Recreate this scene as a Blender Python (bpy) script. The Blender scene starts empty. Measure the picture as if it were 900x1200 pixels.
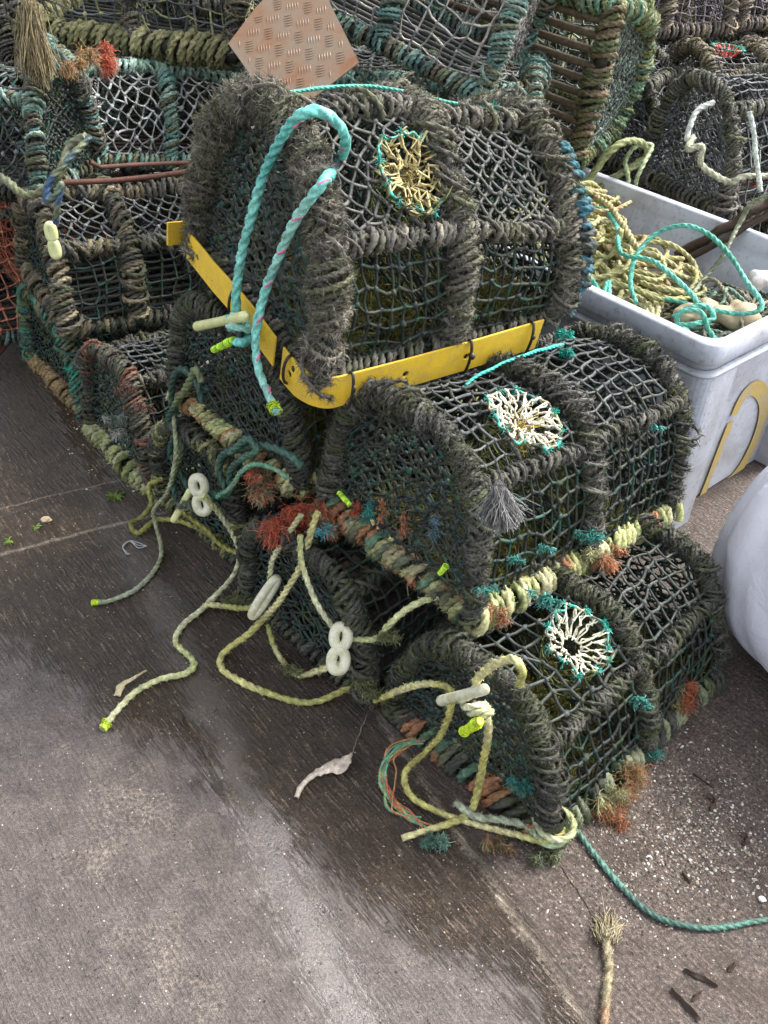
import bpy, math, random
import numpy as np
from mathutils import Vector, Matrix
rng = np.random.default_rng(7); random.seed(7)
PI = math.pi
S = bpy.context.scene
COL = S.collection
# ------------------------------------------------------------------ camera
CAM = np.array([0, 0, 1.765]); FPX = 1083.5
_th = math.radians(39.15); _ro = math.radians(2.296)
_r0 = np.array([1, 0, 0.]); FW = np.array([0, math.cos(_th), -math.sin(_th)]); _u0 = np.array([0, math.sin(_th), math.cos(_th)])
RT = math.cos(_ro)*_r0 + math.sin(_ro)*_u0; UP = -math.sin(_ro)*_r0 + math.cos(_ro)*_u0
cam = bpy.data.cameras.new('camera'); co = bpy.data.objects.new('camera', cam); COL.objects.link(co)
cam.sensor_fit = 'VERTICAL'; cam.sensor_height = 36; cam.sensor_width = 27; cam.lens = FPX/1200*36
cam.clip_start = 0.02; cam.clip_end = 500
co.matrix_world = Matrix(((RT[0], UP[0], -FW[0], CAM[0]), (RT[1], UP[1], -FW[1], CAM[1]), (RT[2], UP[2], -FW[2], CAM[2]), (0, 0, 0, 1)))
S.camera = co
# ------------------------------------------------------------------ light
SUN_EL, SUN_AZ = 50, 62          # azimuth measured clockwise from +Y (behind the pots, to the right)
w = bpy.data.worlds.new('World'); S.world = w; w.use_nodes = True
nt = w.node_tree; bg = nt.nodes['Background']
sky = nt.nodes.new('ShaderNodeTexSky'); sky.sky_type = 'NISHITA'; sky.sun_disc = False
sky.sun_elevation = math.radians(SUN_EL); sky.sun_rotation = math.radians(SUN_AZ)
sky.air_density = 1.0; sky.dust_density = 3.0
hs = nt.nodes.new('ShaderNodeHueSaturation'); hs.inputs['Saturation'].default_value = 0.28
nt.links.new(sky.outputs[0], hs.inputs['Color']); nt.links.new(hs.outputs[0], bg.inputs[0])
bg.inputs[1].default_value = 0.15
sl = bpy.data.lights.new('sun', 'SUN'); so = bpy.data.objects.new('sun', sl); COL.objects.link(so)
sl.energy = 1.5; sl.angle = math.radians(16); sl.color = (1, .96, .9)
_d = Vector((math.sin(math.radians(SUN_AZ))*math.cos(math.radians(SUN_EL)), math.cos(math.radians(SUN_AZ))*math.cos(math.radians(SUN_EL)), math.sin(math.radians(SUN_EL))))
so.rotation_euler = _d.to_track_quat('Z', 'Y').to_euler(); so.location = (2, 3, 4)
S.view_settings.view_transform = 'Standard'; S.view_settings.look = 'None'; S.view_settings.gamma = 1
S.view_settings.exposure = 1.75
S.cycles.max_bounces = 6; S.cycles.diffuse_bounces = 3; S.cycles.glossy_bounces = 3
# ------------------------------------------------------------------ pixel helpers (used to survey where things stand)
def ray(px, py): return FW + RT*(px-450)/FPX - UP*(py-600)/FPX
def at(px, py, z=0.0):
    d = ray(px, py); return CAM + d*(z-CAM[2])/d[2]
def aty(px, py, y):
    d = ray(px, py); return CAM + d*y/d[1]
def onplane(px, py, p0, n):
    d = ray(px, py); return CAM + d*(np.dot(np.array(p0)-CAM, n)/np.dot(d, n))
# ------------------------------------------------------------------ object helpers
def thing(name, label, cat, loc=(0, 0, 0), group=None, mat=None):
    o = bpy.data.objects.new(name, None); COL.objects.link(o); o.empty_display_size = .05
    if mat is not None: o.matrix_world = mat
    else: o.location = loc
    o['label'] = label; o['category'] = cat
    if group: o['group'] = group
    return o
def tag(o, label, cat, group=None, kind=None):
    if label: o['label'] = label
    if cat: o['category'] = cat
    if group: o['group'] = group
    if kind: o['kind'] = kind
    return o
class G:
    """collects vertices, quads/tris and colours and links them as one mesh object"""
    def __init__(s): s.v = []; s.q = []; s.t = []; s.c = []; s.n = 0
    def add(s, v, q=None, t=None, c=(.1, .1, .1)):
        v = np.asarray(v, float).reshape(-1, 3); c = np.asarray(c, float)
        if c.ndim == 1: c = np.tile(c, (len(v), 1))
        if q is not None and len(q): s.q.append(np.asarray(q, int)+s.n)
        if t is not None and len(t): s.t.append(np.asarray(t, int)+s.n)
        s.v.append(v); s.c.append(c); s.n += len(v)
        return v
    def mesh(s, name, mat, smooth=True, origin=None):
        v = np.concatenate(s.v); c = np.concatenate(s.c)
        if origin is not None: v = v-np.asarray(origin)
        q = np.concatenate(s.q) if s.q else np.zeros((0, 4), int); t = np.concatenate(s.t) if s.t else np.zeros((0, 3), int)
        me = bpy.data.meshes.new(name)
        me.vertices.add(len(v)); me.vertices.foreach_set('co', v.astype(np.float32).ravel())
        nl = q.size+t.size; me.loops.add(nl)
        me.loops.foreach_set('vertex_index', np.concatenate([q.ravel(), t.ravel()]).astype(np.int32))
        me.polygons.add(len(q)+len(t))
        ls = np.concatenate([np.arange(len(q))*4, q.size+np.arange(len(t))*3]).astype(np.int32)
        me.polygons.foreach_set('loop_start', ls)
        me.polygons.foreach_set('use_smooth', np.full(len(q)+len(t), smooth))
        me.update(calc_edges=True)
        at_ = me.color_attributes.new('Col', 'FLOAT_COLOR', 'POINT')
        c4 = np.concatenate([c, np.ones((len(c), 1))], 1).astype(np.float32); at_.data.foreach_set('color', c4.ravel())
        me.materials.append(mat)
        return me
    def build(s, name, mat, parent=None, smooth=True, origin=None):
        o = bpy.data.objects.new(name, s.mesh(name, mat, smooth, origin)); COL.objects.link(o)
        if parent is not None: o.parent = parent
        elif origin is not None: o.location = origin
        return o
def kidnap(o, parent):          # parent an object built in world space, keeping it where it is
    o.parent = parent; o.matrix_parent_inverse = parent.matrix_world.inverted()
    return o
def norm(a): return a/np.maximum(np.linalg.norm(a, axis=-1, keepdims=True), 1e-9)
def resample(p, step):
    p = np.asarray(p, float); d = np.r_[0, np.cumsum(np.linalg.norm(np.diff(p, axis=0), axis=1))]
    n = max(3, int(d[-1]/step)+1); s = np.linspace(0, d[-1], n)
    return np.stack([np.interp(s, d, p[:, k]) for k in range(3)], 1), s
def smoothpath(p, step=.005, closed=False):
    """Catmull-Rom through the points, resampled"""
    p = np.asarray(p, float)
    if len(p) == 2: return resample(p, step)[0]
    e0 = p[0]*2-p[1]; e1 = p[-1]*2-p[-2]; P = np.vstack([e0, p, e1]); out = []
    for i in range(1, len(P)-2):
        a, b, c, d = P[i-1], P[i], P[i+1], P[i+2]
        t = np.linspace(0, 1, 16, endpoint=False)[:, None]
        out.append(.5*((2*b)+(-a+c)*t+(2*a-5*b+4*c-d)*t**2+(-a+3*b-3*c+d)*t**3))
    out.append(P[-2][None]); return resample(np.vstack(out), step)[0]
def frames(p):
    T = norm(np.gradient(p, axis=0)); N = np.zeros_like(T)
    a = np.array([0, 0, 1.]) if abs(T[0][2]) < .9 else np.array([1., 0, 0])
    n = a-T[0]*np.dot(a, T[0]); n /= np.linalg.norm(n); N[0] = n
    for i in range(1, len(p)):
        n = n-T[i]*np.dot(n, T[i]); l = np.linalg.norm(n)
        n = n/l if l > 1e-6 else N[i-1]; N[i] = n
    return T, N, np.cross(T, N)
def sweep(g, p, N, B, r, ang, prof, col):
    """rings of len(prof) points; ang = rotation per ring"""
    m = len(prof); k = len(p); a0 = np.arange(m)*2*PI/m
    A = a0[None]+np.asarray(ang).reshape(-1, 1); R = np.asarray(r).reshape(-1, 1)*np.asarray(prof)[None]
    v = p[:, None]+N[:, None]*(np.cos(A)*R)[..., None]+B[:, None]*(np.sin(A)*R)[..., None]
    i = np.arange(k-1)[:, None]*m; j = np.arange(m)[None]; j2 = (j+1) % m
    q = np.stack([i+j, i+j2, i+m+j2, i+m+j], -1).reshape(-1, 4)
    v = v.reshape(-1, 3)
    c = np.asarray(col, float)
    if c.ndim == 2: c = np.repeat(c, m, 0)
    g.add(v, q, None, c)
    # end caps
    for e, s0 in ((0, 0), (k-1, (k-1)*m)):
        cc = c if c.ndim == 1 else c[s0]
        idx = np.arange(m)
        ring = v[s0:s0+m]; ctr = ring.mean(0)
        vv = np.vstack([ring, ctr]); tt = np.stack([idx, (idx+1) % m, np.full(m, m)], 1)
        if e == 0: tt = tt[:, ::-1]
        g.add(vv, None, tt, cc)
    return v
PROF3 = [1, .90, .64, .90]*3        # three strands, 12 sides
PROF6 = [1, .82]*3
ROUND8 = [1]*8
def jit(n, amp, k):      # smooth 1-D noise
    m = max(3, int(n/k)+3); x = rng.normal(0, 1, m); return np.interp(np.linspace(0, m-1, n), np.arange(m), x)*amp
def palette(n, seglen, cols):
    """smooth colour changes along n rings"""
    m = max(2, int(n/seglen)+2); pick = np.array([cols[i] for i in rng.integers(0, len(cols), m)], float)
    x = np.linspace(0, m-1.001, n); i = x.astype(int); f = np.clip((x-i-.35)/.3, 0, 1)[:, None]
    c = pick[i]*(1-f)+pick[i+1]*f
    return c*(1+jit(n, .12, 5))[:, None].clip(.5, 1.6)
def rope(g, pts, r=.006, cols=((.3, .3, .15),), lay=None, step=None, smooth=True, seg=40, fleck=None, fuzz=0, hl=.006, wob=.12):
    step = step or r*.55; lay = lay or r*8.5
    p = smoothpath(pts, step) if smooth else resample(pts, step)[0]
    p = p+np.stack([jit(len(p), r*wob, 12)+jit(len(p), r*wob*2.2, 30) for _ in range(3)], 1)*np.array([1, 1, .4])
    T, N, B = frames(p); ang = np.arange(len(p))*step/lay*2*PI
    c = palette(len(p), seg, cols)
    v = sweep(g, p, N, B, r*(1+jit(len(p), .06, 8)+jit(len(p), .06, 40)), ang, PROF3, c)
    if fleck is not None:      # one coloured yarn that shows at intervals
        for k in range(0, len(p)-4, max(4, int(lay/step*1.0))):
            a = ang[k]+.2; q = p[k:k+4]
            A = ang[k:k+4]+.25-ang[k]*0
            pp = q+(N[k:k+4]*np.cos(A)[:, None]+B[k:k+4]*np.sin(A)[:, None])*r*.86
            t2, n2, b2 = frames(pp); sweep(g, pp, n2, b2, r*.26, 0*A, [1]*5, fleck)
    if fuzz: hairs(g, v, np.repeat(p, 12, 0), int(fuzz*.7), hl, np.repeat(c, 12, 0), w=.0004)
    return p
def hairs(g, v, core, n, L, col, w=.00055, drop=.3, bright=(.6, 1.7)):
    idx = rng.integers(0, len(v), n); o = v[idx]; nn = norm(o-core[idx]+rng.normal(0, 1e-5, (n, 3)))
    d = norm(nn+rng.normal(0, .7, (n, 3))); l = (L*rng.uniform(.3, 1.3, n))[:, None]
    d2 = norm(d+rng.normal(0, .8, (n, 3))+np.array([0, 0, -drop])); s = norm(np.cross(d, rng.normal(0, 1, (n, 3))))*w
    m = o+d*l*.5; e = m+d2*l*.5
    V = np.stack([o-s, o+s, m+s*.8, m-s*.8, e], 1).reshape(-1, 3); b = np.arange(n)*5
    c = np.asarray(col, float); c = c[idx] if c.ndim == 2 else np.tile(c, (n, 1))
    c = c*rng.uniform(*bright, (n, 1)); c = np.repeat(c, 5, 0)
    g.add(V, np.stack([b, b+1, b+2, b+3], 1), np.stack([b+3, b+2, b+4], 1), c)
def coil(g, path, R, r, cols, rings=16, prof=PROF6, pitch=1.0, rough=.14, seg=60, fuzz=0, hl=.012, skip=0, core=True, corecol=(.015, .015, .013), slant=.55, hw=.00055):
    """rope wound round a bar that follows path"""
    p, s = resample(path, .004); T, N, B = frames(p); tot = s[-1]
    turns = tot/(2*r*pitch); n = int(turns*rings)
    if n < 4: return
    u = np.linspace(0, 1, n); uw = np.clip(u+jit(n, .35/turns, rings), 0, 1)*tot
    f = lambda a: np.stack([np.interp(uw, s, a[:, k]) for k in range(3)], 1)
    P, t, nn, bb = f(p), norm(f(T)), norm(f(N)), norm(f(B))
    ph = u*turns*2*PI+jit(n, .25, rings)
    rad = (R+r)*(1+jit(n, rough, rings*.5)+jit(n, rough*.8, rings*4)+.14*jit(n, 1, rings*9))
    rad = np.maximum(rad, (R+r)*.55)
    out = nn*np.cos(ph)[:, None]+bb*np.sin(ph)[:, None]
    q = P+out*rad[:, None]+t*(jit(n, r*.5, rings*.4)+slant*(1+jit(n, .4, rings*8))*(R+r)*np.cos(ph+.8))[:, None]
    Tq = norm(np.gradient(q, axis=0)); Nq = norm(t-Tq*np.sum(t*Tq, 1, keepdims=True)); Bq = np.cross(Tq, Nq)
    c = palette(n, seg, cols)
    lay = np.arange(n)*(2*PI*(R+r)/rings)/(r*7)*2*PI
    v = sweep(g, q, Nq, Bq, r*(1.08+jit(n, .10, 6)), lay, prof, c)
    if core: sweep(g, p[::2], N[::2], B[::2], R*1.02, np.zeros(len(p[::2])), ROUND8, corecol)
    if fuzz: hairs(g, v, np.repeat(P, len(prof), 0), fuzz, hl, np.repeat(c, len(prof), 0), w=hw)
    return v
def cords(g, E, r, col, sides=4):
    """E: (n,K,3) short poly-lines, all made into tubes"""
    E = np.asarray(E); n, K, _ = E.shape
    if n == 0: return
    T = norm(np.gradient(E, axis=1)); a = np.where(np.abs(T[:, :1, 2:3]) < .8, np.array([0, 0, 1.]), np.array([1., 0, 0]))
    N = norm(np.cross(T, a)); B = np.cross(T, N); ang = np.arange(sides)*2*PI/sides
    R = np.asarray(r, float); R = np.full((n, K), R) if R.ndim == 0 else (np.repeat(R[:, None], K, 1) if R.ndim == 1 else R)
    V = E[:, :, None]+(N[:, :, None]*np.cos(ang)[None, None, :, None]+B[:, :, None]*np.sin(ang)[None, None, :, None])*R[:, :, None, None]
    b = (np.arange(n)*K*sides)[:, None, None]; k = (np.arange(K-1)*sides)[None, :, None]; j = np.arange(sides)[None, None]; j2 = (j+1) % sides
    q = np.stack([b+k+j, b+k+j2, b+k+sides+j2, b+k+sides+j], -1).reshape(-1, 4)
    c = np.asarray(col, float)
    if c.ndim == 2: c = np.repeat(c, K*sides, 0)
    g.add(V.reshape(-1, 3), q, None, c)
_ico = None
def blobs(g, P, r, col, squash=.25):
    """small knots"""
    global _ico
    if _ico is None:
        import bmesh; bm = bmesh.new(); bmesh.ops.create_icosphere(bm, subdivisions=1, radius=1)
        _ico = (np.array([v.co[:] for v in bm.verts]), np.array([[v.index for v in f.verts] for f in bm.faces])); bm.free()
    iv, it = _ico; n = len(P)
    if n == 0: return
    r = np.asarray(r, float); r = np.full(n, r) if r.ndim == 0 else r
    sc = r[:, None, None]*(1+rng.normal(0, squash, (n, 1, 3))).clip(.5, 1.8)
    V = np.asarray(P)[:, None]+iv[None]*sc*(1+rng.normal(0, .1, (n, len(iv), 1)))
    t = (it[None]+(np.arange(n)*len(iv))[:, None, None]).reshape(-1, 3)
    c = np.asarray(col, float)
    if c.ndim == 2: c = np.repeat(c, len(iv), 0)
    g.add(V.reshape(-1, 3), None, t, c)
def net(g, surf, na, nb, style='square', r=.003, cols=((.02, .02, .02),), jitter=.13, sag=.12, hole=None, drop=.015, sides=4, knot=1.9, bulge=0.0, seed=None):
    ed = []
    if style == 'square':
        A, Bq = np.meshgrid(np.arange(na+1), np.arange(nb+1), indexing='ij'); a = A/na; b = Bq/nb
        idx = np.arange((na+1)*(nb+1)).reshape(na+1, nb+1)
        e = np.vstack([np.stack([idx[:-1].ravel(), idx[1:].ravel()], 1), np.stack([idx[:, :-1].ravel(), idx[:, 1:].ravel()], 1)])
    else:
        A, Bq = np.meshgrid(np.arange(na*2+1), np.arange(nb*2+1), indexing='ij')
        keep = (A+Bq) % 2 == 0; a = A/(na*2); b = Bq/(nb*2)
        idx = -np.ones(A.shape, int); idx[keep] = np.arange(keep.sum())
        e1 = np.stack([idx[:-1, :-1].ravel(), idx[1:, 1:].ravel()], 1); e2 = np.stack([idx[1:, :-1].ravel(), idx[:-1, 1:].ravel()], 1)
        e = np.vstack([e1, e2]); e = e[(e >= 0).all(1)]; a = a[keep]; b = b[keep]
    a = a.ravel(); b = b.ravel(); n = len(a)
    inn = ((a > .001) & (a < .999), (b > .001) & (b < .999))
    # low-frequency warp so that the mesh hangs unevenly
    w1, w2, w3, w4 = rng.uniform(0, 6.28, 4)
    a2 = a+(rng.normal(0, jitter, n)/na+.35/na*np.sin(b*5+w1)*np.sin(a*PI))*inn[0]
    b2 = b+(rng.normal(0, jitter, n)/nb+.35/nb*np.sin(a*5+w2)*np.sin(b*PI))*inn[1]
    P = surf(a2.clip(0, 1), b2.clip(0, 1)); 
    if hole is not None:
        m = P[e].mean(1); e = e[np.linalg.norm(m-hole[0], axis=1) > hole[1]]
    e = e[rng.random(len(e)) > drop]
    P0, P1 = P[e[:, 0]], P[e[:, 1]]; L = np.linalg.norm(P1-P0, axis=1, keepdims=True)
    M = (P0+P1)/2+rng.normal(0, 1, P0.shape)*L*sag*.35+np.array([0, 0, -1])*L*sag*.4
    Q = P0*.28+P1*.72; Q2 = P0*.72+P1*.28
    E = np.stack([P0, (Q2+M)/2*.9+.1*P0, M, (Q+M)/2*.9+.1*P1, P1], 1)[:, [0, 2, 4]] if sides < 4 else np.stack([P0, (P0+M)/2, M, (P1+M)/2, P1], 1)
    cc = np.asarray(cols, float); ce = cc[rng.integers(0, len(cc), len(e))]*rng.uniform(.6, 1.5, (len(e), 1))
    cords(g, E, r*rng.uniform(.75, 1.25, len(e)), ce, sides)
    if knot:
        us = np.unique(e); blobs(g, P[us], r*knot*rng.uniform(.8, 1.2, len(us)), cc[rng.integers(0, len(cc), len(us))]*rng.uniform(.7, 1.6, (len(us), 1)))
def tuft(g, c, d, n, L, col, spread=.5, w=.0008, segs=4, curl=.5):
    """a frayed brush of fibres at c pointing along d"""
    c = np.asarray(c); d = norm(np.asarray(d, float)); o = c+rng.normal(0, L*.06, (n, 3))
    dd = norm(d+rng.normal(0, spread, (n, 3))); P = [o]
    for k in range(segs):
        dd = norm(dd+rng.normal(0, curl, (n, 3))+np.array([0, 0, -.12])); dd = norm(dd+np.array([0, 0, -.10])); P.append(P[-1]+dd*(L/segs)*rng.uniform(.5, 1.2, (n, 1)))
    cc = np.asarray(col, float); cc = cc.reshape(-1, 3); ce = cc[rng.integers(0, len(cc), n)]*rng.uniform(.6, 1.4, (n, 1))
    cords(g, np.stack(P, 1), w, ce, 3)
# ------------------------------------------------------------------ materials
def newmat(name):
    m = bpy.data.materials.new(name); m.use_nodes = True; nt = m.node_tree
    return m, nt, nt.nodes['Principled BSDF']
def N_(nt, t, **k):
    n = nt.nodes.new(t)
    for a, b in k.items():
        if a.startswith('i_'):
            key = a[2:]; key = int(key) if key.isdigit() else key.replace('_', ' ')
            n.inputs[key].default_value = b
        else: setattr(n, a, b)
    return n
def ramp(nt, src, pts, interp='LINEAR'):
    r = nt.nodes.new('ShaderNodeValToRGB'); r.color_ramp.interpolation = interp
    while len(r.color_ramp.elements) > 1: r.color_ramp.elements.remove(r.color_ramp.elements[-1])
    for i, (p, c) in enumerate(pts):
        e = r.color_ramp.elements[0] if i == 0 else r.color_ramp.elements.new(p)
        e.position = p; e.color = (c, c, c, 1) if np.isscalar(c) else (*c, 1)
    nt.links.new(src, r.inputs[0]); return r
def mixc(nt, fac, a, b, mode='MIX'):
    m = nt.nodes.new('ShaderNodeMix'); m.data_type = 'RGBA'; m.blend_type = mode
    for s, v in ((m.inputs[0], fac), (m.inputs[6], a), (m.inputs[7], b)):
        if isinstance(v, (int, float)): s.default_value = v
        elif isinstance(v, tuple): s.default_value = (*v, 1)
        else: nt.links.new(v, s)
    return m.outputs[2]
def noise(nt, vec, scale, detail=4, rough=.55, dist=0):
    n = N_(nt, 'ShaderNodeTexNoise', i_Scale=scale, i_Detail=detail, i_Roughness=rough, i_Distortion=dist)
    if vec is not None: nt.links.new(vec, n.inputs['Vector'])
    return n
def bump(nt, h, strength, dist, bsdf, prev=None):
    b = N_(nt, 'ShaderNodeBump', i_Strength=strength, i_Distance=dist); nt.links.new(h, b.inputs['Height'])
    if prev is not None: nt.links.new(prev, b.inputs['Normal'])
    nt.links.new(b.outputs[0], bsdf.inputs['Normal']); return b.outputs[0]
def attr_mat(name, moss=(.06, .07, .018), mossamt=.45, rough=(.55, .9), bs=.5, bscale=500, spec=.35, salt=0.0):
    m, nt, b = newmat(name)
    at_ = N_(nt, 'ShaderNodeAttribute', attribute_name='Col'); tc = N_(nt, 'ShaderNodeTexCoord'); o = tc.outputs['Object']
    n1 = noise(nt, o, 90, 5, .7); r1 = ramp(nt, n1.outputs[0], [(.3, .45), (.5, .95), (.72, 1.7)])
    c = mixc(nt, 1.0, at_.outputs[0], r1.outputs[0], 'MULTIPLY')
    n2 = noise(nt, o, 14, 5, .65); r2 = ramp(nt, n2.outputs[0], [(.48, 0.0), (.66, mossamt)])
    c = mixc(nt, r2.outputs[0], c, moss)
    if salt:
        n4 = noise(nt, o, 260, 2, .5); r4 = ramp(nt, n4.outputs[0], [(.66, 0.0), (.72, salt)]); c = mixc(nt, r4.outputs[0], c, (.45, .45, .42))
    nt.links.new(c, b.inputs['Base Color'])
    n3 = noise(nt, o, 30, 3); r3 = ramp(nt, n3.outputs[0], [(.35, rough[0]), (.65, rough[1])]); nt.links.new(r3.outputs[0], b.inputs['Roughness'])
    b.inputs['Specular IOR Level'].default_value = spec
    n5 = noise(nt, o, bscale, 3, .6); bump(nt, n5.outputs[0], bs, .0012, b)
    return m
M = {}
M['wound'] = attr_mat('weathered_wound_rope', rough=(.5, .85), bs=.7, salt=.25)
M['net'] = attr_mat('netting_twine', mossamt=.35, rough=(.48, .75), bs=.35, spec=.4, salt=.12)
M['rope'] = attr_mat('loose_rope', mossamt=.12, moss=(.12, .13, .03), rough=(.45, .7), bs=.4, bscale=700, spec=.4)
M['clean'] = attr_mat('clean_rope', mossamt=.0, rough=(.35, .55), bs=.25, bscale=900, spec=.5)
M['fibre'] = attr_mat('frayed_fibre', mossamt=.1, rough=(.5, .7), bs=0.1)
def plastic(name, col, dirt, amt=.5, rough=(.3, .55), scale=9, spec=.5, bstr=.15, sss=0.0):
    m, nt, b = newmat(name); tc = N_(nt, 'ShaderNodeTexCoord'); o = tc.outputs['Object']
    n1 = noise(nt, o, scale, 6, .7, .3); r1 = ramp(nt, n1.outputs[0], [(.42, 0.0), (.7, amt)])
    n2 = noise(nt, o, scale*11, 4, .6); r2 = ramp(nt, n2.outputs[0], [(.55, 0.0), (.75, amt*.9)])
    c = mixc(nt, r1.outputs[0], col, dirt); c = mixc(nt, r2.outputs[0], c, tuple(x*.45 for x in dirt))
    nt.links.new(c, b.inputs['Base Color'])
    n3 = noise(nt, o, scale*3, 4); r3 = ramp(nt, n3.outputs[0], [(.3, rough[0]), (.7, rough[1])]); nt.links.new(r3.outputs[0], b.inputs['Roughness'])
    b.inputs['Specular IOR Level'].default_value = spec
    n4 = noise(nt, o, scale*22, 4, .6); bump(nt, n4.outputs[0], bstr, .002, b)
    if sss: b.inputs['Subsurface Weight'].default_value = sss; b.inputs['Subsurface Radius'].default_value = (.01, .01, .006)
    return m
M['yellow'] = plastic('yellow_plastic', (.76, .50, .03), (.52, .36, .08), .75, (.4, .7), 26, .4, .6)
M['toggle'] = plastic('aged_toggle_plastic', (.62, .64, .32), (.30, .33, .10), .5, (.25, .4), 30, sss=.15)
M['link'] = plastic('white_link_plastic', (.62, .61, .48), (.33, .31, .10), .85, (.25, .45), 34, sss=.1, bstr=.3)
M['crate'] = plastic('grey_crate_plastic', (.45, .48, .54), (.20, .18, .15), .6, (.3, .55), 6, .45, .2)
M['logo'] = plastic('yellow_print', (.46, .33, .08), (.36, .33, .25), .9, (.4, .6), 16)
M['rod'] = plastic('rusty_rod', (.11, .045, .03), (.04, .025, .02), .7, (.5, .8), 30, .3, .7)
M['stick'] = plastic('wet_wood', (.06, .035, .022), (.02, .015, .012), .7, (.4, .7), 40, .4, .8)
M['tie'] = plastic('black_plastic', (.015, .015, .016), (.04, .04, .035), .5, (.3, .5), 30)
M['stone'] = plastic('pale_stone', (.42, .34, .22), (.20, .15, .09), .7, (.6, .85), 14, .3, .6)
M['float'] = plastic('white_float', (.7, .68, .66), (.35, .12, .1), .5, (.4, .6), 25)

# ------------------------------------------------------------------ ground
def ground_material():
    m, nt, b = newmat('brushed_concrete'); L = nt.links
    geo = N_(nt, 'ShaderNodeNewGeometry'); P = geo.outputs['Position']
    mp = N_(nt, 'ShaderNodeMapping'); mp.inputs['Rotation'].default_value = (0, 0, math.radians(-130)); L.new(P, mp.inputs[0])
    st = N_(nt, 'ShaderNodeMapping'); st.inputs['Scale'].default_value = (16, 165, 1); L.new(mp.outputs[0], st.inputs[0])   # x' runs along the brush marks
    wob = noise(nt, P, 6, 3); wv = N_(nt, 'ShaderNodeVectorMath', operation='SCALE'); wv.inputs['Scale'].default_value = 2.2; L.new(wob.outputs['Color'], wv.inputs[0])
    ad = N_(nt, 'ShaderNodeVectorMath', operation='ADD'); L.new(st.outputs[0], ad.inputs[0]); L.new(wv.outputs[0], ad.inputs[1])
    groove = noise(nt, ad.outputs[0], 1.0, 4, .62)
    gr = ramp(nt, groove.outputs[0], [(.36, 0.0), (.62, 1.0)])
    sep = N_(nt, 'ShaderNodeSeparateXYZ'); L.new(P, sep.inputs[0])
    def lin(a, bb, c):      # a*x + b*y + c
        m1 = N_(nt, 'ShaderNodeMath', operation='MULTIPLY_ADD'); L.new(sep.outputs[0], m1.inputs[0]); m1.inputs[1].default_value = a; m1.inputs[2].default_value = c
        m2 = N_(nt, 'ShaderNodeMath', operation='MULTIPLY_ADD'); L.new(sep.outputs[1], m2.inputs[0]); m2.inputs[1].default_value = bb; L.new(m1.outputs[0], m2.inputs[2]); return m2.outputs[0]
    def add(a, bb, k=1.0):
        n = N_(nt, 'ShaderNodeMath', operation='MULTIPLY_ADD'); L.new(bb, n.inputs[0]); n.inputs[1].default_value = k; L.new(a, n.inputs[2]); return n.outputs[0]
    big = noise(nt, P, 3.2, 6, .65, .3); mid = noise(nt, P, 14, 6, .7); fine = noise(nt, P, 120, 5, .7); grit = noise(nt, P, 420, 3, .6)
    # --- wet area: below the pots and their drainage, edge running (-1.0,1.62) .. (.25,.90)
    wl = lin(.55, .835, -.82)
    wet = add(wl, big.outputs[0], .34); wet = add(wet, gr.outputs[0], .07); wet = add(wet, fine.outputs[0], .16)
    wetm = ramp(nt, wet, [(.25, 0.0), (.31, 1.0)]).outputs[0]
    fl = lin(0.8760, 0.4824, -0.4318); fb = N_(nt, 'ShaderNodeMath', operation='ABSOLUTE'); L.new(add(add(fl, mid.outputs[0], .10), big.outputs[0], .12), fb.inputs[0]); fo = N_(nt, 'ShaderNodeMath', operation='SUBTRACT'); L.new(fb.outputs[0], fo.inputs[0]); fo.inputs[1].default_value = .055
    fo2 = add(fo.outputs[0], gr.outputs[0], .05); film = ramp(nt, fo2, [(.0, 1.0), (.045, 0.0)]).outputs[0]
    # --- right slab: rough, shelly, drier.   boundary through (.2,1.06)-(.41,.72)
    rl = lin(.86, .5, -.715); rl = add(rl, big.outputs[0], .10); rightm = ramp(nt, rl, [(.04, 0.0), (.09, 1.0)]).outputs[0]
    dry = ramp(nt, mid.outputs[0], [(.3, (.050, .038, .034)), (.5, (.078, .062, .056)), (.72, (.118, .096, .084))]).outputs[0]
    patch = ramp(nt, big.outputs[0], [(.54, 0.0), (.68, .60)]).outputs[0]
    pn = N_(nt, 'ShaderNodeMath', operation='MULTIPLY'); L.new(patch, pn.inputs[0]); L.new(ramp(nt, fine.outputs[0], [(.42, 0.0), (.6, 1.0)]).outputs[0], pn.inputs[1])
    dry = mixc(nt, pn.outputs[0], dry, (.25, .21, .16))
    wetc = ramp(nt, mid.outputs[0], [(.3, (.018, .010, .005)), (.55, (.036, .022, .012)), (.75, (.060, .038, .022))]).outputs[0]
    # pale ridges of the brush marks: wet glints painted into the colour
    rid = N_(nt, 'ShaderNodeMath', operation='MULTIPLY'); L.new(ramp(nt, groove.outputs[0], [(.54, 0.0), (.68, .55)]).outputs[0], rid.inputs[0]); L.new(ramp(nt, fine.outputs[0], [(.40, .1), (.6, 1.0)]).outputs[0], rid.inputs[1])
    wetc = mixc(nt, rid.outputs[0], wetc, (.13, .10, .07))
    c = mixc(nt, wetm, dry, wetc)
    rc = ramp(nt, fine.outputs[0], [(.3, (.030, .019, .014)), (.5, (.066, .047, .038)), (.64, (.10, .078, .064)), (.78, (.22, .19, .155))]).outputs[0]
    bl = noise(nt, P, 7, 6, .75, .5); rc = mixc(nt, ramp(nt, bl.outputs[0], [(.52, 0.0), (.60, .8)]).outputs[0], rc, (.034, .020, .013)); rc = mixc(nt, ramp(nt, bl.outputs[0], [(.34, .55), (.42, 0.0)]).outputs[0], rc, (.15, .115, .085))
    c = mixc(nt, rightm, c, rc)
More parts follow.
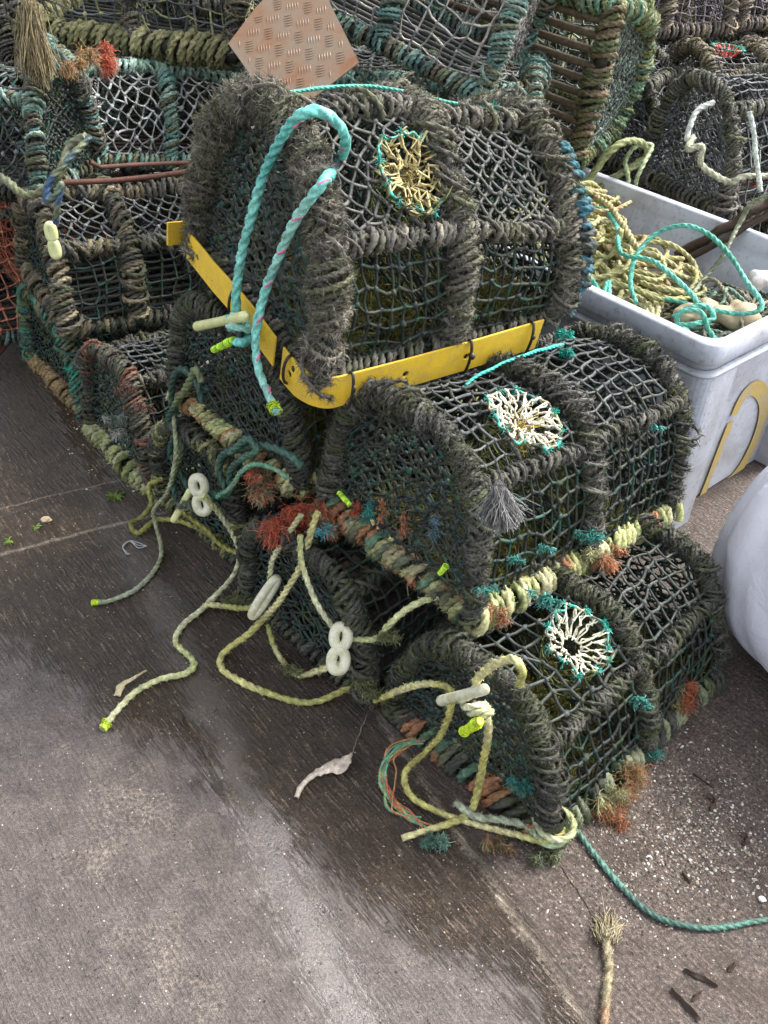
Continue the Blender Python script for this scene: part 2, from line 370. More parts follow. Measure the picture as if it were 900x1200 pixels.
    # joints between the slabs and old cracks: thin lines
    def line(a, bb, cc, wdt, amp=.06):
        l = lin(a, bb, cc); l = add(l, mid.outputs[0], amp); l = add(l, fine.outputs[0], .012)
        ab = N_(nt, 'ShaderNodeMath', operation='ABSOLUTE'); ab.use_clamp = False
        sb = N_(nt, 'ShaderNodeMath', operation='SUBTRACT'); L.new(l, sb.inputs[0]); sb.inputs[1].default_value = amp*.5+.006; L.new(sb.outputs[0], ab.inputs[0])
        return ramp(nt, ab.outputs[0], [(0, 1.0), (wdt, .7), (wdt*2.2, 0.0)]).outputs[0]
    def masked(v, mask):
        n = N_(nt, 'ShaderNodeMath', operation='MULTIPLY'); L.new(v, n.inputs[0]); L.new(mask, n.inputs[1]); return n.outputs[0]
    leftmask = ramp(nt, lin(-1, 0, -.45), [(.0, 0.0), (.1, 1.0)]).outputs[0]
    j1 = masked(line(-.459, .888, -2.19, .004, .03), leftmask); j2 = masked(line(-.50, .866, -2.355, .003, .03), leftmask); j3 = masked(line(-.46, .888, -2.40, .002, .04), leftmask)
    j4 = line(.862, .507, -.715, .006, .05)
    c = mixc(nt, masked(j1, N_(nt, 'ShaderNodeValue').outputs[0]) if False else j1, c, (.16, .13, .10))
    c = mixc(nt, j2, c, (.018, .013, .010)); c = mixc(nt, j3, c, (.15, .12, .09)); c = mixc(nt, masked(j4, ramp(nt, mid.outputs[0], [(.4, .2), (.6, .8)]).outputs[0]), c, (.26, .22, .17))
    # grain of the aggregate, everywhere
    c = mixc(nt, 1.0, c, ramp(nt, grit.outputs[0], [(.30, .45), (.5, 1.0), (.70, 1.9)]).outputs[0], 'MULTIPLY')
    c = mixc(nt, 1.0, c, ramp(nt, fine.outputs[0], [(.32, .55), (.5, 1.0), (.70, 1.65)]).outputs[0], 'MULTIPLY')
    c = mixc(nt, ramp(nt, wetm, [(0, .28), (1, .7)]).outputs[0], c, mixc(nt, 1.0, c, ramp(nt, groove.outputs[0], [(.36, .60), (.5, 1.0), (.64, 1.45)]).outputs[0], 'MULTIPLY'))  # groove shading put into the colour: hollows darker, ridges paler
    v2 = N_(nt, 'ShaderNodeTexVoronoi', i_Scale=260); L.new(P, v2.inputs['Vector']); v2c = N_(nt, 'ShaderNodeSeparateColor'); L.new(v2.outputs['Color'], v2c.inputs[0])
    fl1 = masked(ramp(nt, v2.outputs['Distance'], [(.22, 1.0), (.38, 0.0)]).outputs[0], ramp(nt, v2c.outputs[0], [(.74, 0.0), (.80, .75)]).outputs[0]); c = mixc(nt, masked(fl1, ramp(nt, groove.outputs[0], [(.40, .25), (.60, 1.0)]).outputs[0]), c, (.19, .155, .12))
    fl2 = masked(ramp(nt, v2.outputs['Distance'], [(.22, 1.0), (.38, 0.0)]).outputs[0], ramp(nt, v2c.outputs[1], [(.74, 0.0), (.80, .8)]).outputs[0]); c = mixc(nt, fl2, c, (.014, .010, .007))
    # specks
    vo = N_(nt, 'ShaderNodeTexVoronoi', i_Scale=85); L.new(P, vo.inputs['Vector'])
    sp = ramp(nt, vo.outputs['Distance'], [(.10, 1.0), (.16, 0.0)]).outputs[0]
    vc = N_(nt, 'ShaderNodeSeparateColor'); L.new(vo.outputs['Color'], vc.inputs[0])
    dk = masked(sp, ramp(nt, vc.outputs[0], [(.66, 0.0), (.68, 1.0)]).outputs[0]); lt = masked(sp, ramp(nt, vc.outputs[1], [(.86, 0.0), (.87, 1.0)]).outputs[0])
    c = mixc(nt, dk, c, (.012, .009, .007)); c = mixc(nt, lt, c, (.42, .38, .32))
    L.new(c, b.inputs['Base Color'])
    # roughness: a water film on the wet part and on the trodden part in front
    rw = ramp(nt, fine.outputs[0], [(.35, .07), (.65, .24)]).outputs[0]; rd = ramp(nt, mid.outputs[0], [(.35, .28), (.7, .55)]).outputs[0]
    r = mixc(nt, wetm, rd, rw); r = mixc(nt, film, r, (.10, .10, .10)); r = mixc(nt, rightm, r, (.68, .68, .68)); L.new(r, b.inputs['Roughness'])
    L.new(ramp(nt, film, [(0, .55), (1, 1.0)]).outputs[0], b.inputs['Specular IOR Level'])
    gs = N_(nt, 'ShaderNodeMath', operation='MULTIPLY_ADD'); L.new(wetm, gs.inputs[0]); gs.inputs[1].default_value = .70; gs.inputs[2].default_value = .38
    gs2 = masked(gs.outputs[0], ramp(nt, rightm, [(0, 1.0), (1, .3)]).outputs[0])
    gh = masked(masked(gr.outputs[0], gs2), ramp(nt, film, [(0, 1.0), (1, .05)]).outputs[0])
    p1 = bump(nt, gh, 1.0, .0042, b)
    p2 = bump(nt, fine.outputs[0], .6, .0035, b, p1); p3 = bump(nt, grit.outputs[0], .6, .0018, b, p2); bump(nt, mid.outputs[0], .18, .004, b, p3)
    return m
g = G(); R_ = 60.
g.add([(-R_, -R_, 0), (R_, -R_, 0), (R_, R_, 0), (-R_, R_, 0)], [(0, 1, 2, 3)])
go = g.build('ground', ground_material(), smooth=False); go['kind'] = 'structure'
# ------------------------------------------------------------------ creels
DARK = [(.040, .040, .034), (.060, .058, .048), (.028, .028, .024), (.08, .075, .058), (.055, .062, .035)]
GREY = [(.120, .112, .098), (.075, .072, .062), (.16, .148, .125), (.095, .092, .072), (.14, .128, .100), (.06, .06, .055), (.105, .11, .06)]
FUR = [(.145, .13, .105), (.10, .092, .075), (.20, .18, .145), (.07, .068, .055), (.12, .12, .075)]
TEAL = [(.12, .23, .20), (.19, .32, .27), (.08, .17, .16), (.15, .16, .10), (.26, .36, .30), (.12, .10, .07), (.08, .11, .09)]
BROWN = [(.17, .135, .085), (.11, .09, .06), (.24, .20, .13), (.08, .068, .052)]
MOSSY = [(.17, .18, .07), (.22, .22, .10), (.11, .14, .055), (.08, .09, .05), (.15, .23, .15)]
BLACKNET = [(.010, .015, .013), (.016, .023, .020), (.024, .032, .028), (.009, .012, .011), (.010, .040, .030)]
GREYNET = [(.06, .065, .07), (.10, .105, .11), (.045, .05, .052)]
YROPE = [(.38, .38, .16), (.45, .43, .22), (.30, .33, .14), (.50, .47, .28)]
MIXR = [(.26, .26, .12), (.30, .14, .07), (.09, .17, .11), (.28, .25, .14), (.34, .16, .08), (.10, .11, .07), (.07, .07, .05)]
def basis(yaw, tu=0, tv=0):
    Rz = Matrix.Rotation(yaw, 3, 'Z')
    return Rz @ Matrix.Rotation(-tu, 3, 'Y') @ Matrix.Rotation(tv, 3, 'X')
def xform(loc, R3): return Matrix.Translation(Vector(loc)) @ R3.to_4x4()
def creel(name, label, M4, L=.68, W=.48, H=.34, n=4.0, rails=(.33, .67), bays=(0, .5, 1), hoopc=GREY, railc=GREY, basec=None, netc=BLACKNET,
          topnet=None, endnet=None, near=True, fuzz=1.0, R=.010, r=.0075, cell=.040, eye=None, eyecol=(.66, .62, .42), wrapc=None, group='lobster creels',
          wrapr=.010, sidestyle='square', topstyle='square', shrink=.0, netr=.0038, skipbase=False, seaweed=True, inner=True, slat=(.035, .037, .036), slats=9, slatr=.007, tilt_end=0.0, taper=0.0, furry=0.0, wrapc2=None, botanic=1.0, barrel=0.0):
    t_ = thing(name, label, 'lobster creel', mat=M4, group=group)
    th = np.linspace(0, PI, 241); cs, sn = np.cos(th), np.sin(th)
    yy = W/2-W/2*np.sign(cs)*np.abs(cs)**(2/n); zz = H*np.abs(sn)**(2/n)
    yy = yy+.03*(zz/H)*np.sign(W/2-yy)*(np.abs(W/2-yy)/(W/2))          # lean the uprights in a little
    yy = W/2+(yy-W/2)*(1+barrel*np.sin(PI*np.clip(zz/H*1.05, 0, 1)))
    dd = np.r_[0, np.cumsum(np.hypot(np.diff(yy), np.diff(zz)))]; dd /= dd[-1]
    wz = rng.uniform(0, 6.28, 3)
    _top = np.array([zz[np.abs(yy-q) < .012].max() if (np.abs(yy-q) < .012).any() else H*.5 for q in np.linspace(0, W, 61)])
    def skin(t, u, off=0.0):
        y = np.interp(t, dd, yy); z = np.interp(t, dd, zz)
        k = 1-shrink*np.abs(np.asarray(u)*2-1)**2-taper*np.asarray(u)
        z = z*k*(1+.02*np.sin(u*7+wz[0])); y = W/2+(y-W/2)*(1+.015*np.sin(u*5+wz[1]))
        x = np.asarray(u)*L+tilt_end*z*np.where(np.asarray(u) < .5, 1, -1)
        if off: y = W/2+(y-W/2)*(1-off/(W/2)); z = z-off*(z/H)
        return np.stack([x+0*y, y, z], -1)
    lo = .014
    rings = 18 if near else 13; pf = PROF3
    # frame hoops
    fz = (3.0 if near else 1.0)*fuzz
    for k, u in enumerate(bays):
        g = G(); t = np.linspace(0, 1, 120); p = skin(t, np.full(120, u))+np.array([0, 0, lo]); p = p+np.stack([jit(120, .005, 14) for _ in range(3)], 1)
        fk = furry if isinstance(furry, (int, float)) else furry[k]
        coil(g, p, R*(1.2+.35*fk), r*.85, hoopc, rings=rings, prof=pf, fuzz=int(2600*fz*(1+4*fk)), hl=.010+.006*fk, rough=.16+.08*fk, seg=14, hw=.00055+.0002*fk)
        # second, uneven layer: hitches and weed, laid the other way
        coil(g, p+np.array([0, 0, .003]), R*(1.35+.35*fk), r*.85, hoopc, rings=12, prof=pf, pitch=2.3 if near else 3.2, rough=.3, core=False, fuzz=int(1200*fz*(1+4*fk)), hl=.014+.006*fk, seg=14, slant=-.8, hw=.00055+.0002*fk)
        g.build('hoop', M['wound'], t_)
    # lengthwise rails
    for k, t in enumerate(rails):
        g = G(); u = np.linspace(0, 1, 60); p = skin(np.full(60, t), u)+np.array([0, 0, lo]); p = p+np.stack([jit(60, .005, 10) for _ in range(3)], 1)
        coil(g, p, R*.7, r*.9, railc, rings=rings, prof=pf, pitch=1.2, fuzz=int(1300*fz), rough=.24, seg=14)
        coil(g, p, R*1.0, r*.8, railc, rings=12, prof=PROF3, pitch=3.2, slant=-.9, fuzz=int(500*fz), rough=.3, core=False, seg=12, hl=.014)
        g.build('top_rail', M['wound'], t_)
    # base frame
    corners = [(0, 0), (L, 0), (L, W), (0, W)]
    if not skipbase:
        g = G()
        for a in range(4):
            p0 = np.array([*corners[a], lo]); p1 = np.array([*corners[(a+1) % 4], lo])
            c = basec or hoopc
            pth = np.linspace(p0, p1, 40)
            rr = wrapr if wrapc and a in (0, 3) else r
            cc = ((wrapc2 or wrapc) if a == 0 else wrapc) if wrapc and a in (0, 3) else c
            coil(g, pth, R*(1.5 if (wrapc and a in (0, 3)) else 1.1), rr, cc, rings=rings, prof=pf, pitch=.98 if wrapc else 1.3, seg=((26 if a == 0 else 7) if wrapc else 14), fuzz=int((1400 if wrapc else 700)*fz), rough=.13, hl=.010, slant=.45)
        g.build('base_rail', M['wound'], t_)
    g = G()
    E = []
    for y in np.linspace(.04, W-.04, slats): E.append(np.linspace((0.0, y, .006), (L, y+rng.normal(0, .004), .006), 5))
    cords(g, np.array(E), slatr, slat, 6)
    g.build('base_slats', M['net'], t_)
    # netting
    ts = [0]+sorted(rails)+[1]
    plen = (dd[-1] and np.hypot(np.diff(yy), np.diff(zz)).sum())
    eyec = None
    if eye: eyec = skin(np.array(eye[0]), np.array(eye[1])) + np.array([0, 0, lo*.6])
    sd = 4 if near else 3
    for bi in range(len(bays)-1):
        u0, u1 = bays[bi], bays[bi+1]
        for ti in range(len(ts)-1):
            t0, t1 = ts[ti], ts[ti+1]
            mid = .12 < (t0+t1)/2 < .88 and t0 > .01 and t1 < .99
            na = max(3, round((t1-t0)*plen/cell)); nb = max(3, round((u1-u0)*L/(cell if mid or not near else cell*.72)))
            stl = topstyle if mid else sidestyle
            f = lambda a, b, t0=t0, t1=t1, u0=u0, u1=u1: skin(t0+(t1-t0)*a, u0+(u1-u0)*b, .0)-np.array([0, 0, 1.])*(np.sin(a*PI)*np.sin(b*PI)*.010)[..., None]+np.array([0, 0, lo*.5])
            g = G(); net(g, f, na, nb, stl, r=netr, cols=(topnet or netc) if mid else netc, hole=(eyec, eye[2]*.96) if (eye and mid) else None, sides=sd, knot=1.8 if near else 1.7)  # topnet is paler twine: light from above put into its colour
            g.build('net_panel', M['net'], t_)
    for u in (0, 1):
        def f(a, b, u=u):
            v = a*W; top = np.interp(v, np.linspace(0, W, 61), _top)
            x = np.full(v.shape, u*L)+(.018*np.sin(a*PI)*np.sin(b*PI)+tilt_end*b*H)*(1 if u == 0 else -1)
            return np.stack([x, W/2+(v-W/2)*(.97+barrel*np.sin(b*PI)), b*top*.985*(1-taper*u-shrink)+lo*.4], -1)
        g = G(); net(g, f, round(W/(cell*.8)), round(H/(cell*.62)), 'diamond', r=netr*.95, cols=endnet or netc, sides=sd, jitter=.2, sag=.2, knot=1.8 if near else 1.7)
        g.build('end_net', M['net'], t_)
    if inner:   # the netting wall that divides the creel inside
        def f(a, b): v = a*W; top = np.interp(v, np.linspace(0, W, 61), _top); return np.stack([np.full(v.shape, L*.5)-.10*np.sin(a*PI)*np.sin(b*PI), v*.94+.03*W, b*top*.95+lo], -1)
        g = G(); net(g, f, round(W/(cell*.9)), round(H/(cell*.7)), 'diamond', r=netr*.9, cols=netc, sides=3, knot=0, jitter=.22)
        if eye:  # funnel below the entrance
            c = eyec; rr = eye[2]
            def f2(a, b): an = a*2*PI; q = rr*(1-.45*b); return np.stack([c[0]+np.cos(an)*q, c[1]+np.sin(an)*q+.03*b, c[2]-.006-b*.16+0*an], -1)
            net(g, f2, 12, 5, 'diamond', r=.0016, cols=[(.16, .17, .05), (.10, .12, .04)], sides=3, knot=0, jitter=.2)
        g.build('inner_net', M['net'], t_)
    if eye: entrance(t_, skin, eye, eyec+np.array([0, 0, .006]), eyecol, depth=.035 if len(eye) < 4 or eye[3] < .005 else .018)
    if seaweed and near:   # weed lying on the floor inside
        g = G(); nn = int(60*botanic)
        for k in range(nn):
            c = np.array([rng.uniform(.06, L-.06), rng.uniform(.05, W-.05), .025]); tuft(g, c, (rng.normal(), rng.normal(), .9), 60, .11, [(.17, .18, .035), (.11, .13, .03), (.22, .15, .04), (.06, .08, .02)], spread=.8, w=.0010)
        tag(g.build('weed_growth', M['fibre'], t_), None, None)
    return t_, skin
def entrance(t_, skin, eye, c, ecol, inner=.30, depth=.035):
    tc, uc, rad = eye[:3]; e = .02; ms = eye[3] if len(eye) > 3 else .0022
    du = norm(skin(np.array(tc), np.array(uc+e))-skin(np.array(tc), np.array(uc-e))); dv = norm(skin(np.array(tc+e), np.array(uc))-skin(np.array(tc-e), np.array(uc)))
    nn = np.cross(du, dv); nn = nn if nn[2] > 0 else -nn
    k = 34; an = np.arange(k)*2*PI/k+rng.normal(0, .05, k); ro = rad*(1+rng.normal(0, .06, k))
    O = c+(du*np.cos(an)[:, None]+dv*np.sin(an)[:, None])*ro[:, None]+nn*.004
    k2 = 17; an2 = np.arange(k2)*2*PI/k2+.12; I = c+(du*np.cos(an2)[:, None]+dv*np.sin(an2)[:, None])*rad*inner-nn*depth
    Mi = c+(du*np.cos(an2)[:, None]+dv*np.sin(an2)[:, None])*rad*.68*(1+rng.normal(0, .06, (k2, 1)))-nn*depth*.35+rng.normal(0, ms*.8, (k2, 3))
    E = []
    for j in range(k2):
        E.append((I[j], Mi[j])); E.append((Mi[j], O[(2*j) % k])); E.append((Mi[j], O[(2*j+1) % k]))
        E.append((I[j], (I[j]+O[(2*j+1) % k])/2+rng.normal(0, .004, 3))); E.append(((I[j]+O[(2*j+1) % k])/2, O[(2*j+1) % k])); E.append((I[j], I[(j+1) % k2]))
    E = np.array([[a, a*.7+b*.3+rng.normal(0, ms*.5+.001, 3), a*.35+b*.65+rng.normal(0, ms*.5+.001, 3), b] for a, b in E])
    g = G(); cc = np.array(ecol)*rng.uniform(.7, 1.15, (len(E), 1)); cords(g, E, (.0019 if ms < .005 else .0023)*rng.uniform(.8, 1.3, len(E)), cc, 5)
    blobs(g, np.vstack([O[::2], Mi]), .0036, np.array(ecol)*.95)
    if ms > .005: tuft(g, c-nn*.02, -nn+du*.3, 160, .07, [(.45, .38, .18), (.55, .35, .06), (.35, .33, .18)], .5, .0009)
    m = g.build('entrance_net', M['clean'], t_)
    g = G(); ring = np.vstack([O, O[:1]]); p = smoothpath(ring, .004)
    col = palette(len(p), 5, [(.02, .22, .17), (.02, .03, .03), (.03, .35, .28), (.05, .05, .04), (.30, .28, .15)])
    T, N, B = frames(p); sweep(g, p, N, B, .0028+np.abs(jit(len(p), .0012, 3)), np.arange(len(p))*.4, PROF6, col)
    for j in range(0, k, 3): tuft(g, O[j], nn, 14, .018, (.02, .33, .26), spread=.9)
    g.build('entrance_lacing', M['clean'], m)
def yaw4(x, y, z, deg, tu=0, tv=0): return xform((x, y, z), basis(math.radians(deg), math.radians(tu), math.radians(tv)))
def copy_tree(o, parent=None):
    c = o.copy(); COL.objects.link(c); c.parent = parent
    for ch in list(o.children): copy_tree(ch, c)
    return c
# world-space helpers for a creel's faces
def face(M4, off=0.0):
    """plane of the near end (u=0) and of the near long side (v=0), pushed outwards by off"""
    U = np.array(M4.col[0][:3]); V = np.array(M4.col[1][:3]); P = np.array(M4.translation)
    return (P-U*off, -U), (P-V*off, -V)

MA = yaw4(.375, 1.087, 0, 45); MB = yaw4(.193, 1.36, .372, 42.7, -7.4, -.7); MT = yaw4(-.148, 1.667, .751, 36.8, -3.5, 8.9)
MD = yaw4(-.211, 1.767, .373, 44.6, 0, 3.2); MC = yaw4(-.02, 1.44, 0, 45.5); ME = yaw4(-.37, 1.88, 0, 44)
GRP = 'lobster creels stacked in the front pile'
cA, skA = creel('lobster_creel', 'black creel on the ground at the front corner, with a neat cream ring entrance', MA, L=.66, W=.47, H=.36, n=2.5, taper=.10, rails=(.27, .73),
      hoopc=DARK+DARK+GREY[1:2]+[(.07, .085, .04)], railc=GREY[1:2]+DARK, wrapc=MIXR[1:3]+DARK[:2]+MIXR[4:6], wrapc2=[(.16, .18, .11), (.05, .06, .04), (.20, .22, .13), (.04, .04, .035)], eye=(.41, .32, .075, .0042), eyecol=(.72, .70, .55), group=GRP, R=.0105, r=.0058, furry=.15, topnet=[(.035, .042, .040), (.055, .062, .058)])
cB, skB = creel('lobster_creel', 'grey roped creel with tangled cream entrance, orange and pale rope round its base', MB, L=.73, W=.50, H=.36, n=3.2, rails=(.29, .67),
      hoopc=GREY[:2]+DARK+[(.09, .10, .05), (.13, .125, .11)], railc=GREY[:2]+GREY[3:4]+DARK[:2], wrapc=MIXR, wrapc2=YROPE+YROPE+[(.34, .16, .08)], eye=(.39, .30, .084, .009), eyecol=(.74, .70, .54), group=GRP, wrapr=.010, R=.0105, r=.0058, furry=.3, topnet=[(.04, .045, .045), (.07, .075, .076)])
cT, skT = creel('lobster_creel', 'topmost creel of the front pile, round-arched, edged with yellow plastic strip along its base', MT, L=.66, W=.54, H=.46, n=2.25, rails=(.24, .48, .75),
      hoopc=FUR, railc=FUR+GREY[:2], eye=(.345, .36, .082, .013), eyecol=(.50, .42, .19), group=GRP, R=.0135, r=.0070, furry=[1.0, .45, .4], barrel=.13, topnet=[(.075, .075, .07), (.045, .047, .045)], topstyle='diamond', shrink=.0, taper=.17)
cD, _ = creel('lobster_creel', 'dark creel directly under the yellow edged one, its base wound in pale and orange rope', MD, L=.66, W=.5, H=.34, n=4, hoopc=DARK, railc=DARK, wrapc=MIXR[:1]+YROPE+[(.34, .18, .08)]*2, group=GRP, wrapr=.009)
cC, _ = creel('lobster_creel', 'black creel on the ground in the middle of the front pile, between two others', MC, L=.66, W=.46, H=.33, n=4, hoopc=DARK, railc=DARK, group=GRP, seaweed=False)
cE, _ = creel('lobster_creel', 'black creel on the ground at the left rear of the front pile, behind green ropes', ME, L=.66, W=.43, H=.33, n=3.5, hoopc=DARK+MOSSY[:2], railc=DARK, group=GRP, seaweed=False)
# ------------------------------------------------------------------ yellow strips round the topmost creel
def strip(path, hgt, holes, r=.0075, step=.006):
    """band standing on edge along path (n,3), with round holes at the given distances; returns verts, faces"""
    p, s = resample(path, .0005); tot = s[-1]; cw = hgt*.5
    up = np.array([0, 0, 1.])
    def PT(a, h): return np.array([np.interp(a, s, p[:, k]) for k in range(3)])+up*h
    cuts = [0]; spans = []
    for hc in sorted(holes): spans.append((hc-cw/2, hc+cw/2, hc))
    V = []; F = []; idx = {}
    def vid(a, h):
        k = (round(a, 5), round(h, 5))
        if k not in idx: idx[k] = len(V); V.append(PT(a, h))
        return idx[k]
    h0, h1, h2, h3 = 0, hgt*.5-cw/2, hgt*.5+cw/2, hgt
    def solid(a, b):
        n = max(1, int((b-a)/step)); x = np.linspace(a, b, n+1)
        for i in range(n):
            for (q0, q1) in ((h0, h1), (h1, h2), (h2, h3)): F.append((vid(x[i], q0), vid(x[i+1], q0), vid(x[i+1], q1), vid(x[i], q1)))
    cur = 0
    for a, b, c in spans:
        solid(cur, a)
        for (q0, q1) in ((h0, h1), (h2, h3)): F.append((vid(a, q0), vid(b, q0), vid(b, q1), vid(a, q1)))
        sq = [(a, h1), (b, h1), (b, h2), (a, h2)]
        for e in range(4):
            an0 = -PI*.75+e*PI/2; pts = [(c+r*math.cos(an0+PI/2*k/4), hgt/2+r*math.sin(an0+PI/2*k/4)) for k in range(5)]
            F.append(tuple([vid(*sq[e]), vid(*sq[(e+1) % 4])]+[vid(*q) for q in pts[::-1]]))
        cur = b
    solid(cur, tot); return V, F
def strip_obj(name, M4, path, hgt, holes, parent, tilt=None):
    V, F = strip(path, hgt, holes); V = np.array(V)
    if tilt: # lean the band outward at the top
        z0 = V[:, 2].min()
        V = tilt(V)
    me = bpy.data.meshes.new(name); me.from_pydata([tuple(v) for v in V], [], F); me.update(); me.materials.append(M['yellow'])
    for f in me.polygons: f.use_smooth = False
    o = bpy.data.objects.new(name, me); COL.objects.link(o); o.parent = parent
    md = o.modifiers.new('thick', 'SOLIDIFY'); md.thickness = .005; md.offset = 0
    bv = o.modifiers.new('edge', 'BEVEL'); bv.width = .0012; bv.segments = 2; bv.limit_method = 'ANGLE'
    return o
W_ = .54
arc = [( -.035+.06*(1-math.cos(a)), .055-.09*math.sin(a), -.035) for a in np.linspace(0, PI/2, 10)]
strip_obj('yellow_strip', MT, np.array([(-.035, .09, -.03)]+arc+[(.2, -.038, -.034), (.40, -.04, -.03), (.60, -.038, -.026)])-np.array([0, 0, .014]), .082, [.035, .33, .50], cT)
strip_obj('yellow_strip', MT, np.array([(-.03, W_+.01, -.004), (-.036, .40, -.006), (-.034, .25, -.010), (-.04, .115, -.018)])-np.array([0, 0, .010]), .074, [.06, .30], cT)
strip_obj('yellow_strip', MT, np.array([(.04, W_+.045, .0), (-.02, W_+.05, .0), (-.07, W_+.035, .012)]), .06, [], cT)
def tie(parent, x, y, z, ax):
    g = G(); t = np.linspace(0, 2*PI, 20); p = np.stack([x+0*t, y+.014*np.cos(t), z+.046*np.sin(t)], 1) if ax == 'x' else np.stack([x+.014*np.cos(t), y+0*t, z+.036*np.sin(t)], 1)
    T, N, B = frames(p); sweep(g, p, N, B, .0035, 0*t, ROUND8, (.015, .015, .016)); blobs(g, [(x, y-.016, z+.014)], .008, (.02, .02, .02)); g.build('cable_tie', M['tie'], parent)
tie(cT, .05, -.042, -.006, 'x'); tie(cT, .37, -.042, -.004, 'x'); tie(cT, .56, -.04, -.001, 'x'); tie(cT, -.038, .30, .015, 'y'); tie(cT, -.036, .06, .0, 'y')
# ------------------------------------------------------------------ loose ropes
def P3(lst):
    """(px, py, height) triples surveyed off the photograph -> world points"""
    return np.array([at(a, b, z) for a, b, z in lst])
def rope_thing(name, label, cat, pts, r, cols, group=None, mat='rope', fleck=None, fuzz=0, tip=None, tipcol=(.55, .75, .03), extra=None, seg=40, wob=.12):
    base = np.array([pts[0][0], pts[0][1], 0.0])*0+np.mean(pts, 0)*np.array([1, 1, 0])
    t_ = thing(name, label, cat, tuple(base), group)
    g = G(); p = rope(g, pts, r, cols, fleck=fleck, fuzz=fuzz, seg=seg, wob=wob); g.build('strand', M[mat], t_, origin=base)
    for e in (tip or []):
        q = p[:int(.018/(r*.55))+2] if e == 0 else p[-int(.018/(r*.55))-2:]
        g = G(); coil(g, q, r*1.0, .0017, [tipcol], rings=12, fuzz=0, core=True, corecol=tipcol, rough=.03, slant=.1); g.build('whipped_end', M['clean'], t_, origin=base)
    return t_, base, p
GR = 'loose ropes hanging from the front pile'
YG = [(.46, .47, .24), (.40, .42, .19), (.52, .52, .32), (.34, .38, .18)]
GY = [(.40, .37, .12), (.47, .44, .18), (.31, .31, .10), (.52, .48, .24)]
GG = [(.22, .25, .16), (.30, .33, .23), (.26, .28, .17)]
rope_thing('rope', 'pale green rope snaking across wet concrete, longest of the loose tails, yellow tipped', 'rope',
  P3([(237, 583, .30), (262, 608, .20), (278, 640, .10), (274, 672, .03), (247, 705, .009), (217, 730, .009), (206, 752, .009), (228, 775, .009), (217, 789, .009), (190, 795, .009), (160, 809, .009), (136, 832, .009), (119, 854, .009)]), .0085, YG, GR, fuzz=1500, tip=[1])
rope_thing('rope', 'thin grey green rope tail curving left over concrete, short whipped yellow end', 'rope',
  P3([(106, 706, .007), (130, 703, .007), (160, 690, .007), (182, 665, .007), (187, 640, .012), (181, 615, .03), (178, 598, .08), (195, 578, .16), (204, 552, .25), (207, 520, .33), (203, 480, .40)]), .0068, GG, GR, fuzz=900, tip=[0])
rope_thing('rope', 'yellow green rope hanging from the red tuft and looping over the wet concrete', 'rope',
  P3([(372, 598, .46), (357, 640, .36), (348, 668, .28), (330, 700, .18), (300, 733, .06), (264, 763, .012), (260, 784, .009), (290, 803, .009), (335, 819, .009), (372, 822, .009), (411, 806, .02)]), .0085, GY, GR, fuzz=1500)
rope_thing('rope', 'short yellow rope bight behind the big loop, leading towards the front creel', 'rope',
  P3([(313, 733, .05), (324, 765, .010), (346, 790, .012), (372, 785, .02), (398, 778, .06), (435, 790, .07)]), .0085, GY, GR, fuzz=900)
rope_thing('rope', 'yellow rope passing from the left creels through the slanting white toggle', 'rope',
  P3([(240, 708, .012), (262, 710, .02), (290, 713, .06), (308, 700, .13)]), .0075, GY, GR, fuzz=500)
rope_thing('rope', 'pale rope threaded through the white figure-eight link and tied to the grey creel corner', 'rope',
  P3([(352, 628, .42), (354, 660, .36), (364, 690, .30), (375, 715, .26), (392, 738, .22), (412, 749, .22), (440, 748, .25), (456, 733, .30), (475, 718, .34), (500, 704, .37), (530, 699, .39), (552, 708, .41), (572, 711, .41)]), .0078, YG, GR, fuzz=900)
rope_thing('rope', 'short pale rope dropping from the red tuft down to the slanting white toggle', 'rope',
  P3([(350, 604, .42), (340, 622, .36), (322, 650, .28), (317, 672, .20), (314, 694, .14)]), .0075, YG, GR, fuzz=300)
pA, nA = face(MA, .035)[0]
def PA(l, off=.035):
    p0, n0 = face(MA, off)[0]; return np.array([onplane(a, b, p0, n0) for a, b in l])
rope_thing('rope', 'mossy rope hanging in a hook shape on the front creel end, running to its foot', 'rope',
  np.vstack([PA([(440, 822), (480, 803), (515, 803), (528, 816), (520, 850), (500, 880)], .05), P3([(476, 905, .06), (482, 932, .02), (515, 952, .012), (560, 966, .012), (605, 978, .02), (640, 986, .04), (662, 972, .05)])]), .0085, GY, GR, fuzz=1800)
rope_thing('rope', 'rope with unlaid end curling up from concrete to the toggle on the front creel', 'rope',
  np.vstack([P3([(472, 984, .012), (500, 973, .012), (545, 956, .015), (558, 935, .05)]), PA([(567, 890), (575, 855), (572, 838)], .06)]), .0090, GY, GR, fuzz=600)
rope_thing('rope', 'short arched rope bight above the toggle on the front creel end', 'rope',
  PA([(556, 812), (561, 792), (580, 777), (601, 772), (613, 785), (609, 803)], .06), .0088, GY, GR, fuzz=500)
rope_thing('rope', 'double strand of mossy rope along the foot of the front creel end', 'rope',
  P3([(532, 940, .03), (560, 958, .025), (590, 962, .03), (618, 970, .03), (630, 988, .03)]), .0085, GG[:2], GR, fuzz=900)
rope_thing('rope', 'olive rope coiled on concrete against the left rear creel', 'rope',
  P3([(190, 562, .10), (174, 570, .09), (178, 590, .05), (166, 606, .02), (152, 614, .012), (160, 625, .012), (185, 608, .012), (215, 612, .02), (245, 626, .03), (270, 640, .03), (300, 655, .03)]), .0085, [(.22, .21, .04), (.28, .27, .07), (.17, .17, .04)], GR, fuzz=1200)
